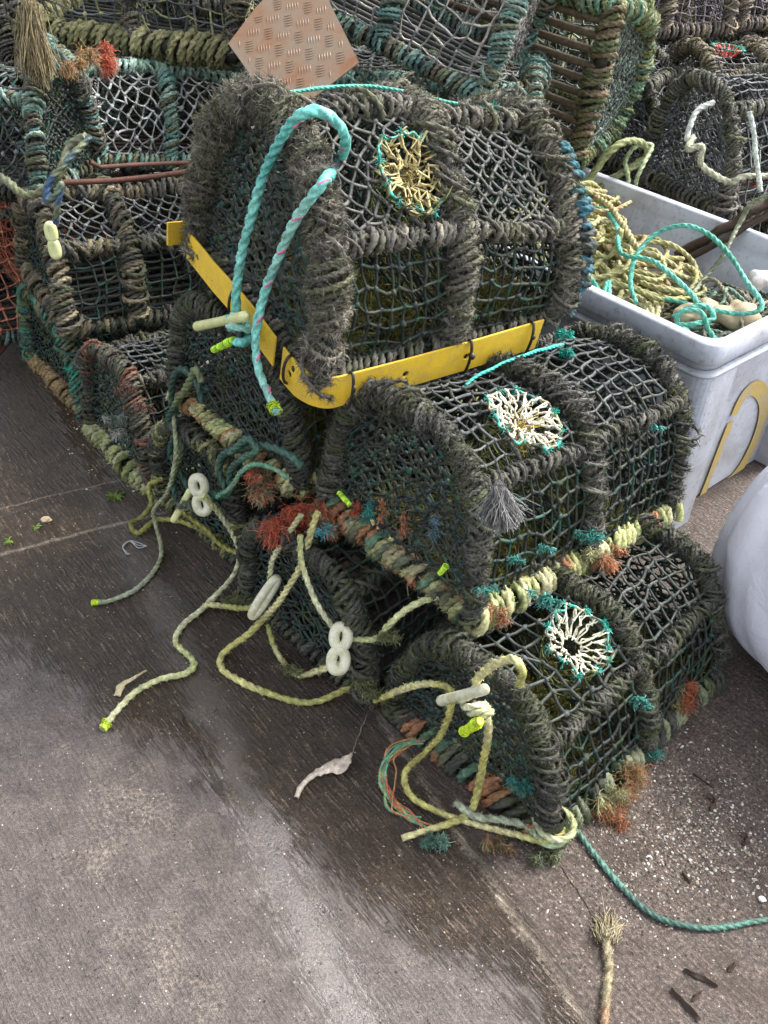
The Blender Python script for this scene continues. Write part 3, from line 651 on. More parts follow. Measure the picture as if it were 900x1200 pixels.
rope_thing('rope', 'second olive strand beneath the green ropes, slanting down beside the left creels', 'rope',
  P3([(215, 600, .10), (240, 620, .06), (262, 640, .04), (290, 650, .06)]), .008, [(.24, .23, .05), (.30, .29, .09)], GR, fuzz=500)
# heavy dark green ropes
DG = [(.035, .085, .065), (.05, .11, .08), (.025, .065, .05)]
pD = face(MD, .05)[0]
def PD(l, off=.05):
    p0, n0 = face(MD, off)[0]; return np.array([onplane(a, b, p0, n0) for a, b in l])
rope_thing('green_rope', 'thick dark green rope hanging doubled down the left rear creels', 'rope',
  np.vstack([PD([(236, 470), (232, 450), (226, 440), (212, 432), (203, 445), (200, 475), (206, 505), (201, 530), (209, 548), (222, 575), (234, 592)])]), .0095, DG, GR, fuzz=900)
rope_thing('green_rope', 'dark green rope strand twisting beside the doubled hanging rope', 'rope',
  PD([(236, 446), (228, 432), (220, 450), (208, 470), (196, 492), (208, 512), (212, 530), (204, 560), (207, 585)], .06), .0095, DG+[(.12, .15, .07)], GR, fuzz=700)
rope_thing('green_rope', 'dark green rope arching from the white link up over pale wound rope', 'rope',
  PD([(240, 588), (262, 575), (256, 550), (262, 532), (283, 522), (310, 522), (338, 534), (352, 548)], .07), .0105, DG, GR, fuzz=700)
rope_thing('green_rope', 'lower dark green rope arc looping under the first above the wound base', 'rope',
  PD([(246, 578), (268, 578), (268, 550), (283, 537), (300, 528), (290, 515), (272, 530)], .085), .0095, DG, GR, fuzz=700)
rope_thing('green_rope', 'thin mid green rope end on the knot of coloured fibres', 'rope',
  PD([(254, 582), (272, 570), (282, 553), (298, 543), (320, 548), (338, 560)], .10), .006, [(.10, .26, .16), (.16, .30, .20)], GR, fuzz=500)
# turquoise strop over the topmost creel
def PT_(l):
    out = []
    for a, b, off in l:
        p0, n0 = face(MT, off)[0]; out.append(onplane(a, b, p0, n0))
    return np.array(out)
TQ = [(.15, .50, .43), (.20, .56, .48), (.11, .42, .37), (.24, .50, .42)]
tq, tb, tp = rope_thing('turquoise_rope', 'turquoise rope looped over the topmost creel end, with neon whipped tail', 'rope',
  np.vstack([PT_([(281, 388, .075), (276, 350, .07), (283, 300, .06), (296, 250, .05), (309, 205, .04), (328, 165, .04), (348, 138, .04), (372, 131, .015), (394, 143, -.02), (405, 163, -.05), (400, 184, -.09), (390, 200, -.07), (381, 212, .02), (352, 250, .05), (330, 295, .06), (312, 340, .07), (301, 385, .085), (301, 425, .09), (312, 458, .10), (323, 483, .11)])]), .0105, TQ, mat='clean', fleck=(.55, .12, .25), tip=[1], wob=.04)
def knot_coil(parent, base, a, b, r, R, cols, mat='clean', name='knot', fleck=None):
    g = G(); p = np.linspace(a, b, 12); coil(g, p, R, r, cols, rings=18, prof=PROF3, pitch=1.0, rough=.10, seg=30, fuzz=150, hl=.006); g.build(name, M[mat], parent, origin=base)
k0, k1 = PT_([(280, 378, .085), (282, 402, .09)])
knot_coil(tq, tb, k0, k1, .0095, .008, TQ)
e0, e1 = PT_([(275, 398, .10), (250, 410, .12)])
g = G(); coil(g, np.linspace(e0, e1, 8), .005, .0018, [(.45, .75, .04), (.3, .55, .03)], rings=12, rough=.04, corecol=(.3, .5, .03), slant=.1); g.build('whipped_end', M['clean'], tq, origin=tb)
# toggles and links
def rod_toggle(name, label, a, b, r, group='plastic toggles on the ropes', mat='toggle'):
    a, b = np.array(a), np.array(b); t = np.linspace(0, 1, 26); p = a+(b-a)*t[:, None]; L = np.linalg.norm(b-a)
    x = t*L; rr = r*np.sqrt(np.clip(1-np.clip((r-np.minimum(x, L-x))/r, 0, 1)**2, .02, 1))*(1-.10*np.sin(t*PI))
    base = (a+b)/2; g = G(); T, N, B = frames(p); sweep(g, p, N, B, rr, 0*t, [1]*16, (.5, .5, .3)); o = g.build(name, M[mat], origin=base); o.location = base
    return tag(o, label, 'toggle', group)
a, b = PT_([(229, 383, .10), (290, 370, .10)]); rod_toggle('toggle', 'cream rod toggle in the turquoise rope knot, in front of the yellow strip', a, b, .0118)
a, b = PA([(514, 822), (571, 807)], .085); rod_toggle('toggle', 'cream rod toggle on the yellow green rope at the front creel end', a, b, .0118, mat='link')
a, b = P3([(224, 573, .26), (202, 612, .15)]); rod_toggle('toggle', 'olive yellow rod toggle half hidden by a fluffy knot below green rope', a, b, .010)
kA = thing('rope_knot', 'pale wrapped rope knot under the cream toggle on the front creel', 'knot', tuple(PA([(558, 830)], .06)[0]), GR)
c0 = np.array(kA.location); q0, q1 = PA([(549, 818), (570, 842)], .075)
knot_coil(kA, c0, q0, q1, .007, .009, [(.45, .45, .25), (.5, .5, .32)], 'rope', 'wrapping')
q0, q1 = PA([(563, 845), (543, 858)], .10); g = G(); coil(g, np.linspace(q0, q1, 8), .007, .0016, [(.62, .80, .03)], rings=12, rough=.03, corecol=(.55, .7, .03), slant=.1); g.build('neon_end', M['clean'], kA, origin=c0)
def link(name, label, c, up, side, L, Wd, r, mat='link', parts=2, group='white plastic links on the ropes'):
    """two stretched rings joined by a waist: the plastic gear link"""
    c = np.array(c); up = norm(np.array(up)); side = norm(np.array(side)-up*np.dot(side, up)); nn = np.cross(up, side); g = G()
    hl = L/parts
    for k in range(parts):
        cc = c+up*(k-(parts-1)/2)*hl*.86; t = np.linspace(0, 2*PI, 37); h = hl/2-r*.7; w_ = Wd/2-r
        p = cc+up*(np.sin(t)*h)[:, None]+side*(np.sign(np.cos(t))*np.abs(np.cos(t))**.8*w_)[:, None]
        T = norm(np.gradient(p, axis=0)); T[0] = T[-1] = norm(p[1]-p[-2]); Nn = np.tile(nn, (37, 1)); B = np.cross(T, Nn)
        sweep(g, p, Nn, B, r*1.05, 0*t, [1]*12, (.7, .7, .65))
    o = g.build(name, M[mat], origin=c); o.location = c; o.modifiers.new('s', 'SUBSURF').render_levels = 1
    return tag(o, label, 'rope link', group)
c = at(398, 760, .21); link('rope_link', 'white figure-eight plastic link hanging in front of the dark creels', c, at(401, 735, .24)-at(395, 788, .17), RT+.25*UP, .125, .056, .0125)
c = at(310, 700, .15); link('rope_link', 'long slanting white plastic link beside the red tufted rope', c, at(328, 676, .20)-at(294, 728, .09), RT+.5*FW, .135, .040, .0105, parts=1)
c = at(235, 580, .27); link('rope_link', 'white plastic link at the end of the dark green ropes', c, at(231, 560, .31)-at(239, 602, .22), RT, .120, .054, .0120)
# tufts and rags (parts of the creels they are tied to)
RED = [(.50, .10, .05), (.42, .07, .04), (.55, .16, .08)]; ORG = [(.50, .20, .09), (.42, .15, .07), (.35, .22, .12)]; TL = [(.03, .26, .20), (.05, .20, .17), (.08, .30, .26)]
def PB(l, off=.03, side=0):
    p0, n0 = face(MB, off)[side]; return [onplane(a, b, p0, n0) for a, b in l]
def tuft_part(parent, c, d, n, L, col, spread=.5, curl=.5, name='frayed_tuft', w=.0006):
    g = G(); d = norm(np.asarray(d, float)); col = np.asarray(col, float).reshape(-1, 3); small = L < .046
    ax = norm(np.cross(d, FW)+rng.normal(0, .25, 3))
    for k in range(5):      # matted locks strung out along the cord they hang from
        cc = np.asarray(c)+ax*(k-2)*L*.26+rng.normal(0, L*.10, 3); dd = norm(d+ax*rng.normal(0, .45)+rng.normal(0, .25, 3))
        if small: tuft(g, cc, dd, max(5, int(n*.09)), L*rng.uniform(.4, .8), col*rng.uniform(.5, 1.0), .40, .0013, 5, .7)
        tuft(g, cc, dd, max(8, int(n*(.18 if small else .5))), L*rng.uniform(.5, 1.05), col*rng.uniform(.5, 1.05), min(spread, .4)+(.45 if spread > 1.2 else 0), w, 6, max(curl, .5))
    kidnap(g.build(name, M['fibre']), parent)
bpy.context.view_layer.update()
toL = -RT*.3-FW*.3-UP*.8
tuft_part(cB, PB([(352, 596)], .07)[0], -UP-RT*.1, 420, .085, RED, .32, .45)
tuft_part(cB, PB([(345, 625)], .08)[0], -UP, 200, .05, RED, .6, .6)
tuft_part(cB, PB([(385, 610)], .05)[0], -UP*.4-RT*.6, 200, .05, ORG, .8)
tuft_part(cB, PB([(378, 618)], .07)[0], -UP, 180, .045, [(.12, .42, .48), (.2, .5, .5)], .5)
for (x, y, cc, n_) in [(415, 595, RED, 60), (430, 600, TL, 80), (445, 598, ORG, 60), (470, 612, ORG, 60), (505, 615, [(.12, .20, .24)], 60), (450, 650, [(.03, .20, .15)], 90)]:
    tuft_part(cB, PB([(x, y)], .012)[0], RT*.8-UP*.2, n_, .035, cc, .7)
for (x, y, cc, n_, l_) in [(700, 650, ORG, 260, .05), (690, 625, TL, 160, .04), (693, 645, YROPE, 160, .035), (765, 612, ORG, 120, .035), (778, 625, [(.12, .20, .14), (.16, .26, .16)], 200, .06), (580, 715, ORG, 160, .045), (605, 655, TL, 40, .025), (640, 640, TL, 40, .025), (570, 690, TL, 50, .03), (770, 500, TL, 20, .02), (722, 640, ORG, 100, .035)]:
    tuft_part(cB, PB([(x, y)], .03, 1)[0], -UP, n_, l_, cc, .8)
g = G(); tuft(g, PB([(585, 572)], .03, 1)[0], -UP+RT*.25, 800, .085, [(.16, .155, .15), (.10, .10, .10), (.24, .235, .23)], .26, .0007, 6, .25); kidnap(g.build('frayed_tuft', M['fibre']), cB)
tuft_part(cB, at(660, 392, .70), UP, 260, .022, [(.02, .42, .33)], 1.5); tuft_part(cB, at(664, 413, .68), UP, 200, .02, [(.02, .42, .33)], 1.5)
def PAs(l, off=.03, side=0):
    p0, n0 = face(MA, off)[side]; return [onplane(a, b, p0, n0) for a, b in l]
tuft_part(cA, PAs([(610, 918)], .02)[0], -UP, 160, .035, TL, .9); tuft_part(cA, at(507, 985, .02), -UP, 500, .035, [(.10, .22, .17), (.16, .30, .22)], 1.5, .9)
tuft_part(cA, at(732, 915, .05), RT-UP*.4, 300, .06, ORG+[(.4, .35, .12)], .7); tuft_part(cA, at(712, 950, .02), -UP, 260, .05, ORG, .8); tuft_part(cA, at(715, 930, .05), -UP, 120, .05, YROPE, .6)
tuft_part(cA, at(800, 815, .06), RT*.8-UP*.3, 260, .06, ORG[:2]+RED, .6); tuft_part(cA, at(785, 812, .07), RT, 160, .05, [(.35, .30, .15)], .5)
tuft_part(cA, at(585, 990, .02), -UP, 140, .04, [(.35, .16, .07), (.2, .2, .1)], 1.0); tuft_part(cA, at(640, 1000, .02), -UP, 160, .04, MOSSY, 1.0)
for (x, y) in [(752, 820), (765, 880), (640, 700)]: tuft_part(cA, PAs([(x, y)], .03, 1)[0], -UP, 70, .03, TL, .9)
tuft_part(cE, at(218, 590, .22), -UP, 420, .03, [(.30, .33, .26), (.22, .26, .18)], 1.6, .9, 'fluffy_knot')
for (x, y, z) in [(275, 700, .03), (345, 785, .02), (440, 812, .10), (455, 745, .28), (300, 690, .05), (318, 668, .06), (425, 800, .1)]:
    tuft_part(cC, at(x, y, z), -UP, 200, .035, MOSSY[:2]+[(.2, .22, .10)], 1.4, .9, 'fluffy_knot')
tuft_part(cD, PD([(300, 560)], .06)[0], RT, 420, .07, ORG+[(.3, .25, .15), (.10, .25, .16)], .9); tuft_part(cD, PD([(298, 556)], .09)[0], -UP, 100, .03, RED+[(.5, .45, .3)], 1.2)
for (x0_, y0_, x1_, y1_) in ((397, 577, 410, 592), (515, 673, 523, 663)):
    q0, q1 = PB([(x0_, y0_), (x1_, y1_)], .03); g = G(); coil(g, np.linspace(q0, q1, 8), .004, .0016, [(.5, .8, .04)], rings=12, rough=.04, corecol=(.3, .5, .03), slant=.1); kidnap(g.build('neon_whipping', M['clean']), cB)
t = np.linspace(0, 4.4*PI, 80); ft = np.array([.378, 1.092, 0]); rr_ = .036+.004*np.sin(t*1.7)
rope_thing('rope', 'pale rope turns lashed round the nearest foot of the front creel', 'rope', ft+np.stack([np.cos(t)*rr_, np.sin(t)*rr_, .028+.009*t/PI+.004*np.sin(t)], 1), .0085, [(.38, .40, .20), (.44, .46, .28), (.30, .38, .22)], GR, fuzz=1500)
g = G(); cords(g, [np.array([[.378, 1.092, .0], [.378, 1.093, .04], [.376, 1.094, .09]])], .024, (.03, .032, .028), 12); kidnap(g.build('foot', M['net']), cA)
# multicoloured frayed bundle by the front creel's foot
t_ = thing('frayed_bundle', 'loop of frayed red, green and orange twine beside the front creel foot', 'rope', tuple(at(465, 925, 0)))
c0 = np.array(t_.location)
for cc in ((.45, .10, .06), (.10, .26, .16), (.35, .32, .12), (.42, .20, .08), (.12, .35, .22)):
    g = G()
    for q in range(3):
        d_ = rng.normal(0, 4, 2); rope(g, P3([(488+d_[0], 868, .06), (462+d_[0], 880+d_[1], .05), (450+d_[1], 905, .03), (456+d_[0], 935+d_[1], .012), (476+d_[0], 955, .008), (497+d_[1], 966+d_[0], .008)]), .0022, (cc,), step=.003, fuzz=120, wob=.9)
    g.build('yarn', M['rope'], t_, origin=c0)
# turquoise twine lashings
def twine(name, label, pts, r, col, parent=None, mat='clean'):
    g = G(); rope(g, pts, r, col, step=.003, wob=.25); o = g.build(name, M[mat], origin=np.mean(pts, 0)); o.location = np.mean(pts, 0); return tag(o, label, 'twine')
twine('turquoise_twine', 'turquoise twine drawn across the top of the grey roped creel', P3([(546, 452, .705), (560, 440, .715), (590, 426, .715), (625, 412, .71), (660, 402, .70)]), .0045, [(.02, .42, .34), (.03, .5, .4)])
u_ = np.linspace(.06, .80, 12); tw = skT(.50+.02*np.sin(u_*6), u_)+np.array([0, 0, .034]); R3 = np.array(MT.to_3x3()); tw = tw @ R3.T+np.array(MT.translation)
twine('green_twine', 'thin green twine stretched along the ridge of the topmost creel', tw, .0042, [(.02, .30, .22), (.04, .38, .28)])
twine('black_cord', 'black and white flecked cord along the rear ridge of the topmost creel', P3([(572, 130, 1.16), (600, 134, 1.15), (625, 140, 1.14), (650, 152, 1.12)]), .004, [(.02, .02, .02), (.3, .3, .3), (.03, .03, .03)])
tuft_part(cT, at(573, 126, 1.17), UP, 260, .03, [(.06, .30, .22), (.03, .35, .28)], 1.4)
# blue rope binding on the far hoop of the topmost creel
g = G(); yy_ = np.linspace(0, 1, 60); hp = skT(.42-.40*yy_, np.full(60, 1.0))+np.array([.035, -.012, .012]); coil(g, hp, .013, .008, [(.03, .13, .18), (.03, .03, .03), (.05, .18, .22), (.04, .05, .05)], rings=16, prof=PROF3, seg=26, fuzz=1800, rough=.15, hl=.008)
tag(g.build('blue_binding', M['wound'], cT), 'blue and black rope binding', None)
# ------------------------------------------------------------------ ropes on the ground, right
rope_thing('teal_rope', 'thin teal rope running from under the front creel across gritty concrete', 'rope', P3([(660, 955, .02), (678, 975, .009), (702, 1008, .007), (732, 1042, .007), (772, 1075, .007), (822, 1088, .007), (870, 1084, .007), (925, 1072, .007)]), .0062, [(.05, .11, .09), (.10, .17, .14), (.24, .29, .24), (.09, .20, .16)], fuzz=1500, seg=50)
t_, c0, p_ = rope_thing('frayed_rope', 'tan rope with a brushed-out frayed end lying at the bottom of the photo', 'rope', P3([(708, 1235, .008), (710, 1180, .008), (713, 1130, .008), (711, 1092, .009)]), .0085, [(.24, .20, .12), (.30, .25, .15), (.20, .17, .10), (.36, .30, .19), (.30, .19, .11)], fuzz=2500, seg=8)
FB = [(.36, .31, .20), (.28, .23, .14), (.42, .36, .24)]
for (a_, b_, e_, f2_, n_) in ((709, 1098, 698, 1030, 260), (715, 1098, 732, 1042, 200)):
    g = G(); q0, q1 = at(a_, b_, .012), at(e_, f2_, .004); tuft(g, q0, q1-q0, n_, .120, FB, .11, .0007, 9, .14); g.build('frayed_end', M['fibre'], t_, origin=c0)

# ------------------------------------------------------------------ left stack
GL = 'lobster creels in the left stack'
def far(name, label, M4, **k):
    d = dict(near=False, group=GL, seaweed=False, R=.012, r=.0075); d.update(k); return creel(name, label, M4, **d)
cL1, _ = far('lobster_creel', 'black creel on the ground with mossy yellow green rope wound along its foot', yaw4(-.70, 2.20, .005, 40, -2, 0), L=.66, W=.42, H=.35, n=3.2, hoopc=DARK+[(.14, .06, .04), (.07, .05, .04)], wrapc=[(.26, .28, .12), (.20, .22, .08), (.30, .30, .16)], wrapr=.011, fuzz=2.5, rails=(.36, .66), topnet=GREYNET, cell=.038)
cL0, _ = far('lobster_creel', 'small black creel on the ground with bright green rope on its hoop', yaw4(-1.02, 2.62, .0, 40), L=.66, W=.46, H=.32, n=3.2, hoopc=[(.03, .22, .14), (.06, .10, .08), (.05, .16, .12), (.14, .15, .08)], wrapc=[(.22, .15, .07), (.28, .19, .09)], wrapr=.010, fuzz=2, railc=DARK)
cL2, _ = far('lobster_creel', 'dark brown roped creel with an open side, below the pale green roped one', yaw4(-.99, 2.53, .355, 32, -3.5, 2), L=.52, W=.50, H=.32, n=2.2, rails=(.27, .5, .75), hoopc=DARK+BROWN, railc=BROWN+GREY, topnet=GREYNET+[(.16, .17, .17)], bays=(0, .42, 1), fuzz=1.5, R=.014, r=.009, cell=.045, topstyle='diamond', inner=False)
cL3, _ = far('lobster_creel', 'pale green roped creel, second from the top of the left stack', yaw4(-1.025, 3.04, .70, 39, -10, 0), L=.64, W=.50, H=.29, n=4, hoopc=TEAL[:2]+TEAL[4:5]+[(.22, .30, .24), (.14, .13, .07), (.12, .24, .20)], railc=[(.22, .36, .29), (.30, .42, .35), (.17, .26, .20)], netc=[(.26, .27, .27), (.18, .19, .19), (.34, .35, .35)], endnet=GREYNET, bays=(0, .48, 1), fuzz=2, R=.012, r=.008, cell=.046, sidestyle='diamond', slat=(.05, .03, .025), inner=False)
cL4, _ = far('lobster_creel', 'creel on top of the left stack, its base wound with thick olive rope', yaw4(-1.27, 3.38, 1.02, -3, -4, 0), L=.72, W=.5, H=.34, n=3, hoopc=BROWN+GREY, wrapc=[(.20, .19, .09), (.26, .24, .12), (.15, .15, .07)], wrapr=.0115, R=.019, fuzz=2.5, netc=GREYNET+MOSSY[:2], cell=.045)
cL5, _ = far('lobster_creel', 'creel with orange netting at the left edge behind the left stack', yaw4(-1.52, 2.90, .08, 30), L=.6, W=.5, H=.5, n=3, hoopc=[(.06, .12, .12), (.10, .16, .15), (.05, .06, .06)], netc=[(.38, .12, .07), (.30, .09, .06), (.42, .17, .10)], cell=.04)
p6 = at(50, 236, .70)
cL6, _ = far('lobster_creel', 'dark netted creel at the left edge, under the hanging brown frayed rope', yaw4(p6[0]-.60*math.cos(math.radians(-14)), p6[1]-.60*math.sin(math.radians(-14)), .70, -14), L=.60, W=.34, H=.32, n=3, hoopc=TEAL+DARK, railc=TEAL+DARK, netc=GREYNET+BLACKNET, endnet=BLACKNET, cell=.04, sidestyle='diamond')
g = G()
for k in range(2): cords(g, [np.array([aty(a, b, y) for a, b, y in l]) for l in ([[(72, 214, 2.66), (130, 212, 2.72), (180, 207, 2.80), (240, 198, 2.9)]][k:k+1] or [[(105, 190, 2.6), (118, 196, 2.62), (160, 193, 2.7), (235, 190, 2.85)]])], .0085-.002*k, (.1, .04, .03), 8)
o = g.build('steel_rod', M['rod'], origin=aty(130, 212, 2.72)); o.location = aty(130, 212, 2.72); tag(o, 'bent rusty steel rod lying between the two middle creels of the left stack', 'rod')
g = G(); cords(g, [np.array([at(-12, 425, .01), at(10, 400, .05), at(36, 366, .10)])], .011, (.1, .04, .03), 8); o = g.build('steel_rod', M['rod'], origin=at(-12, 425, .0)); o.location = at(-12, 425, 0); tag(o, 'rusty steel rod slanting to the ground at the left edge', 'rod')
c = aty(62, 282, 2.38); link('rope_link', 'yellowed plastic link hanging in the left stack below blue rope', c, aty(58, 262, 2.4)-aty(68, 308, 2.38), RT, .105, .036, .011, mat='toggle', group='plastic links in the left stack')
rope_thing('rope', 'blue and green knotted rope hanging over the left stack', 'rope', np.array([aty(a, b, y) for a, b, y in [(105, 160, 2.50), (85, 180, 2.45), (70, 198, 2.42), (56, 215, 2.40), (54, 235, 2.38), (66, 228, 2.36), (72, 215, 2.37), (68, 240, 2.36), (66, 262, 2.37)]]), .009, [(.06, .10, .11), (.10, .14, .10), (.04, .08, .15), (.15, .17, .10)], fuzz=1500, seg=9)
rope_thing('rope', 'teal knotted rope along the lower left edge of the green roped creel', 'rope', np.array([aty(a, b, y) for a, b, y in [(-5, 205, 2.55), (12, 215, 2.5), (28, 228, 2.45), (52, 218, 2.42), (70, 200, 2.44), (82, 170, 2.5), (100, 158, 2.5)]]), .012, TEAL+[(.16, .17, .08)], fuzz=1500)
g = G(); tuft(g, aty(36, 10, 2.75), -UP+.05*RT, 420, .19, [(.20, .16, .08), (.14, .11, .055), (.26, .21, .11)], .10, .0010, 6, .12); o = g.build('frayed_rope', M['fibre'], origin=aty(33, 8, 2.75)); o.location = aty(33, 8, 2.75); tag(o, 'brown unravelled rope end hanging in front of the left stack', 'rope')
tuft_part(cL3, aty(95, 68, 2.7), RT*.5-UP, 200, .06, [(.36, .18, .07), (.3, .22, .1)], .8); tuft_part(cL3, aty(120, 66, 2.75), RT, 200, .06, RED, .5); 
for x, y, cc, l_ in [(132, 488, [(.5, .5, .46), (.2, .3, .22)], .05), (138, 505, [(.42, .42, .38)], .045), (150, 450, [(.15, .06, .045), (.10, .05, .04)], .045), (168, 475, [(.16, .07, .05)], .04)]:
    tuft_part(cL1, onplane(x, y, *face(yaw4(-.70, 2.20, .005, 40), .02)[0]), -UP+.2*RT, 60, l_, cc, .25, .3)
# ------------------------------------------------------------------ diamond plate
pc = aty(345, 62, 2.80); pn = norm(np.array([-.20, -.62, .70])); pu = norm(np.cross(pn, [0, 0, 1.]))*-1; pv = np.cross(pn, pu); pv = pv if pv[2] > 0 else -pv
cor = [onplane(a, b, pc, pn) for a, b in [(268, 52), (300, 10), (330, -22), (376, -18), (421, 74), (352, 128), (322, 128)]]
Q2 = np.array([[np.dot(c_-pc, pu), np.dot(c_-pc, pv)] for c_ in cor])
import bmesh
bm = bmesh.new()
fv = [bm.verts.new((a, b, 0)) for a, b in Q2]; f_ = bm.faces.new(fv)
r_ = bmesh.ops.extrude_face_region(bm, geom=[f_])
for v in [e for e in r_['geom'] if isinstance(e, bmesh.types.BMVert)]: v.co.z = .004
bmesh.ops.recalc_face_normals(bm, faces=bm.faces)
def inside(x, y, mrg=.012):
    n = len(Q2); s_ = []
    for i in range(n):
        a_, b_ = Q2[i], Q2[(i+1) % n]; e_ = b_-a_; s_.append((e_[0]*(y-a_[1])-e_[1]*(x-a_[0]))/np.linalg.norm(e_))
    s_ = np.array(s_); return (s_ > mrg).all() or (s_ < -mrg).all()
sp = .046
for i in range(-14, 15):
    for j in range(-14, 15):
        cx, cy = i*sp, j*sp; ang0 = math.radians(20 if (i+j) % 2 else -70)
        for k in range(-2, 3):
            ox, oy = cx-math.sin(ang0)*k*.0078, cy+math.cos(ang0)*k*.0078; hl = .016-.0015*abs(k)
            if not (inside(ox+math.cos(ang0)*hl, oy+math.sin(ang0)*hl) and inside(ox-math.cos(ang0)*hl, oy-math.sin(ang0)*hl)): continue
            mt = Matrix.Translation((ox, oy, .004)) @ Matrix.Rotation(ang0, 4, 'Z') @ Matrix.Diagonal((hl, .0022, .0018, 1))
            bmesh.ops.create_icosphere(bm, subdivisions=1, radius=1, matrix=mt)
me = bpy.data.meshes.new('tread_plate'); 
pz = pn
wm = Matrix(((pu[0], pv[0], np.cross(pu, pv)[0], pc[0]), (pu[1], pv[1], np.cross(pu, pv)[1], pc[1]), (pu[2], pv[2], np.cross(pu, pv)[2], pc[2]), (0, 0, 0, 1)))
bm.to_mesh(me); bm.free()
def plate_mat():
    m, nt, b = newmat('rust_stained_aluminium'); o = N_(nt, 'ShaderNodeTexCoord').outputs['Object']
    n1 = noise(nt, o, 9, 6, .7, .6); n2 = noise(nt, o, 70, 5, .7)
    c = ramp(nt, n1.outputs[0], [(.40, (.23, .175, .125)), (.55, (.22, .135, .08)), (.68, (.20, .08, .03))]).outputs[0]
    c = mixc(nt, ramp(nt, n2.outputs[0], [(.5, 0.0), (.7, .6)]).outputs[0], c, (.18, .12, .08)); nt.links.new(c, b.inputs['Base Color'])
    nt.links.new(ramp(nt, n2.outputs[0], [(.3, .38), (.7, .62)]).outputs[0], b.inputs['Roughness']); nt.links.new(ramp(nt, n1.outputs[0], [(.42, .3), (.62, .05)]).outputs[0], b.inputs['Metallic'])
    bump(nt, n2.outputs[0], .3, .001, b); return m
me.materials.append(plate_mat()); o = bpy.data.objects.new('tread_plate', me); COL.objects.link(o); o.matrix_world = wm
if np.cross(pu, pv)[1] > 0: o.matrix_world = wm @ Matrix.Rotation(PI, 4, 'Y') if False else wm
tag(o, 'rust stained aluminium tread plate with cut corners, leaning behind the topmost creel', 'metal plate')
# ------------------------------------------------------------------ crate of rope
CR0 = np.array([.812, 2.07]); cy = math.radians(41); cu = np.array([math.cos(cy), math.sin(cy)]); cv = np.array([-math.sin(cy), math.cos(cy)]); CW, CL, CH = .75, 1.2, .65
MC_ = xform((CR0[0], CR0[1], 0), Matrix.Rotation(cy, 3, 'Z'))
crate = thing('plastic_crate', 'big pale grey plastic crate full of rope behind the front pile', 'crate', mat=MC_)
def rr_ring(x0, y0, x1, y1, rad, z, n=6):
    out = []
    for (cx, cyy, a0) in ((x1-rad, y0+rad, -PI/2), (x1-rad, y1-rad, 0), (x0+rad, y1-rad, PI/2), (x0+rad, y0+rad, PI)):
        for k in range(n+1): a = a0+PI/2*k/n; out.append((cx+rad*math.cos(a), cyy+rad*math.sin(a), z))
    return np.array(out)
def loft(g, rings, close=False, col=(.5, .5, .5), bottom=False):
    m = len(rings[0]); v = np.vstack(rings); k = len(rings); i = np.arange(k-1)[:, None]*m; j = np.arange(m)[None]; j2 = (j+1) % m
    g.add(v, np.stack([i+j, i+j2, i+m+j2, i+m+j], -1).reshape(-1, 4), None, col)
    if bottom:
        c_ = rings[-1].mean(0); idx = np.arange(m); g.add(np.vstack([rings[-1], c_]), None, np.stack([idx, (idx+1) % m, np.full(m, m)], 1), col)
tp = .045   # taper of the wall from rim to foot
def rg(off, z, rad=.05): return rr_ring(off, off, CW-off, CL-off, rad, z)
g = G(); loft(g, [rg(.070, .003), rg(.062, .50), rg(.060, .535), rg(.018, .545), rg(.016, .60), rg(.016, .615)]); 
g.build('wall', M['crate'], crate, smooth=True)
g = G(); loft(g, [rg(.014, .585), rg(-.002, .588), rg(-.006, .594), rg(-.006, .645), rg(-.002, .65), rg(.022, .65), rg(.026, .645), rg(.028, .60), rg(.034, .58), rg(.070, .53), rg(tp+.075, .05)], bottom=True); g.build('rim', M['crate'], crate)
g = G(); loft(g, [rg(.016, .545), rg(.000, .548), rg(.000, .556), rg(.016, .560)]); g.build('rib', M['crate'], crate)
# reinforced corner panels, proud of the recessed walls
def corner_panel(cx, cyy, sx, sy, lx, ly):
    g = G(); a = np.linspace(0, PI/2, 7); rad = .05
    def pl(off, z):
        pts = [(lx*1.0, off)]+[(off+rad-rad*math.cos(q)*1.0 if False else off+rad*(1-math.sin(q)), off+rad*(1-math.cos(q))) for q in a]+[(off, ly)]
        return [(cx+sx*x, cyy+sy*y, z) for x, y in pts]
    R1 = [pl(.008, .004), pl(.004, .50), pl(.002, .547)]; R2 = [pl(.075, .004), pl(.062, .50), pl(.058, .547)]
    n = len(R1[0]); v = np.array(R1+R2).reshape(-1, 3); q = []
    for L_ in range(2):
        for k in range(n-1): q += [(L_*n+k, L_*n+k+1, (L_+1)*n+k+1, (L_+1)*n+k), (3*n+L_*n+k, 3*n+(L_+1)*n+k, 3*n+(L_+1)*n+k+1, 3*n+L_*n+k+1)]
        for e in (0, n-1): q.append((L_*n+e, (L_+1)*n+e, 3*n+(L_+1)*n+e, 3*n+L_*n+e))
    for k in range(n-1): q += [(k, 3*n+k, 3*n+k+1, k+1), (2*n+k, 2*n+k+1, 5*n+k+1, 5*n+k)]
    g.add(v, q, None, (.5, .5, .5)); g.build('corner_panel', M['crate'], crate, smooth=False)
corner_panel(0, 0, 1, 1, .15, .36); corner_panel(CW, 0, -1, 1, .15, .3); corner_panel(0, CL, 1, -1, .15, .3)
# small raised ribs on the corner panel
g = G(); cords(g, [np.array([(.012+.0, .05, .30), (.012, .20, .30), (.012, .34, .30)]), np.array([(.05, .012, .30), (.10, .012, .30), (.148, .012, .30)])], .004, (.5, .5, .5), 6); g.build('rib', M['crate'], crate)
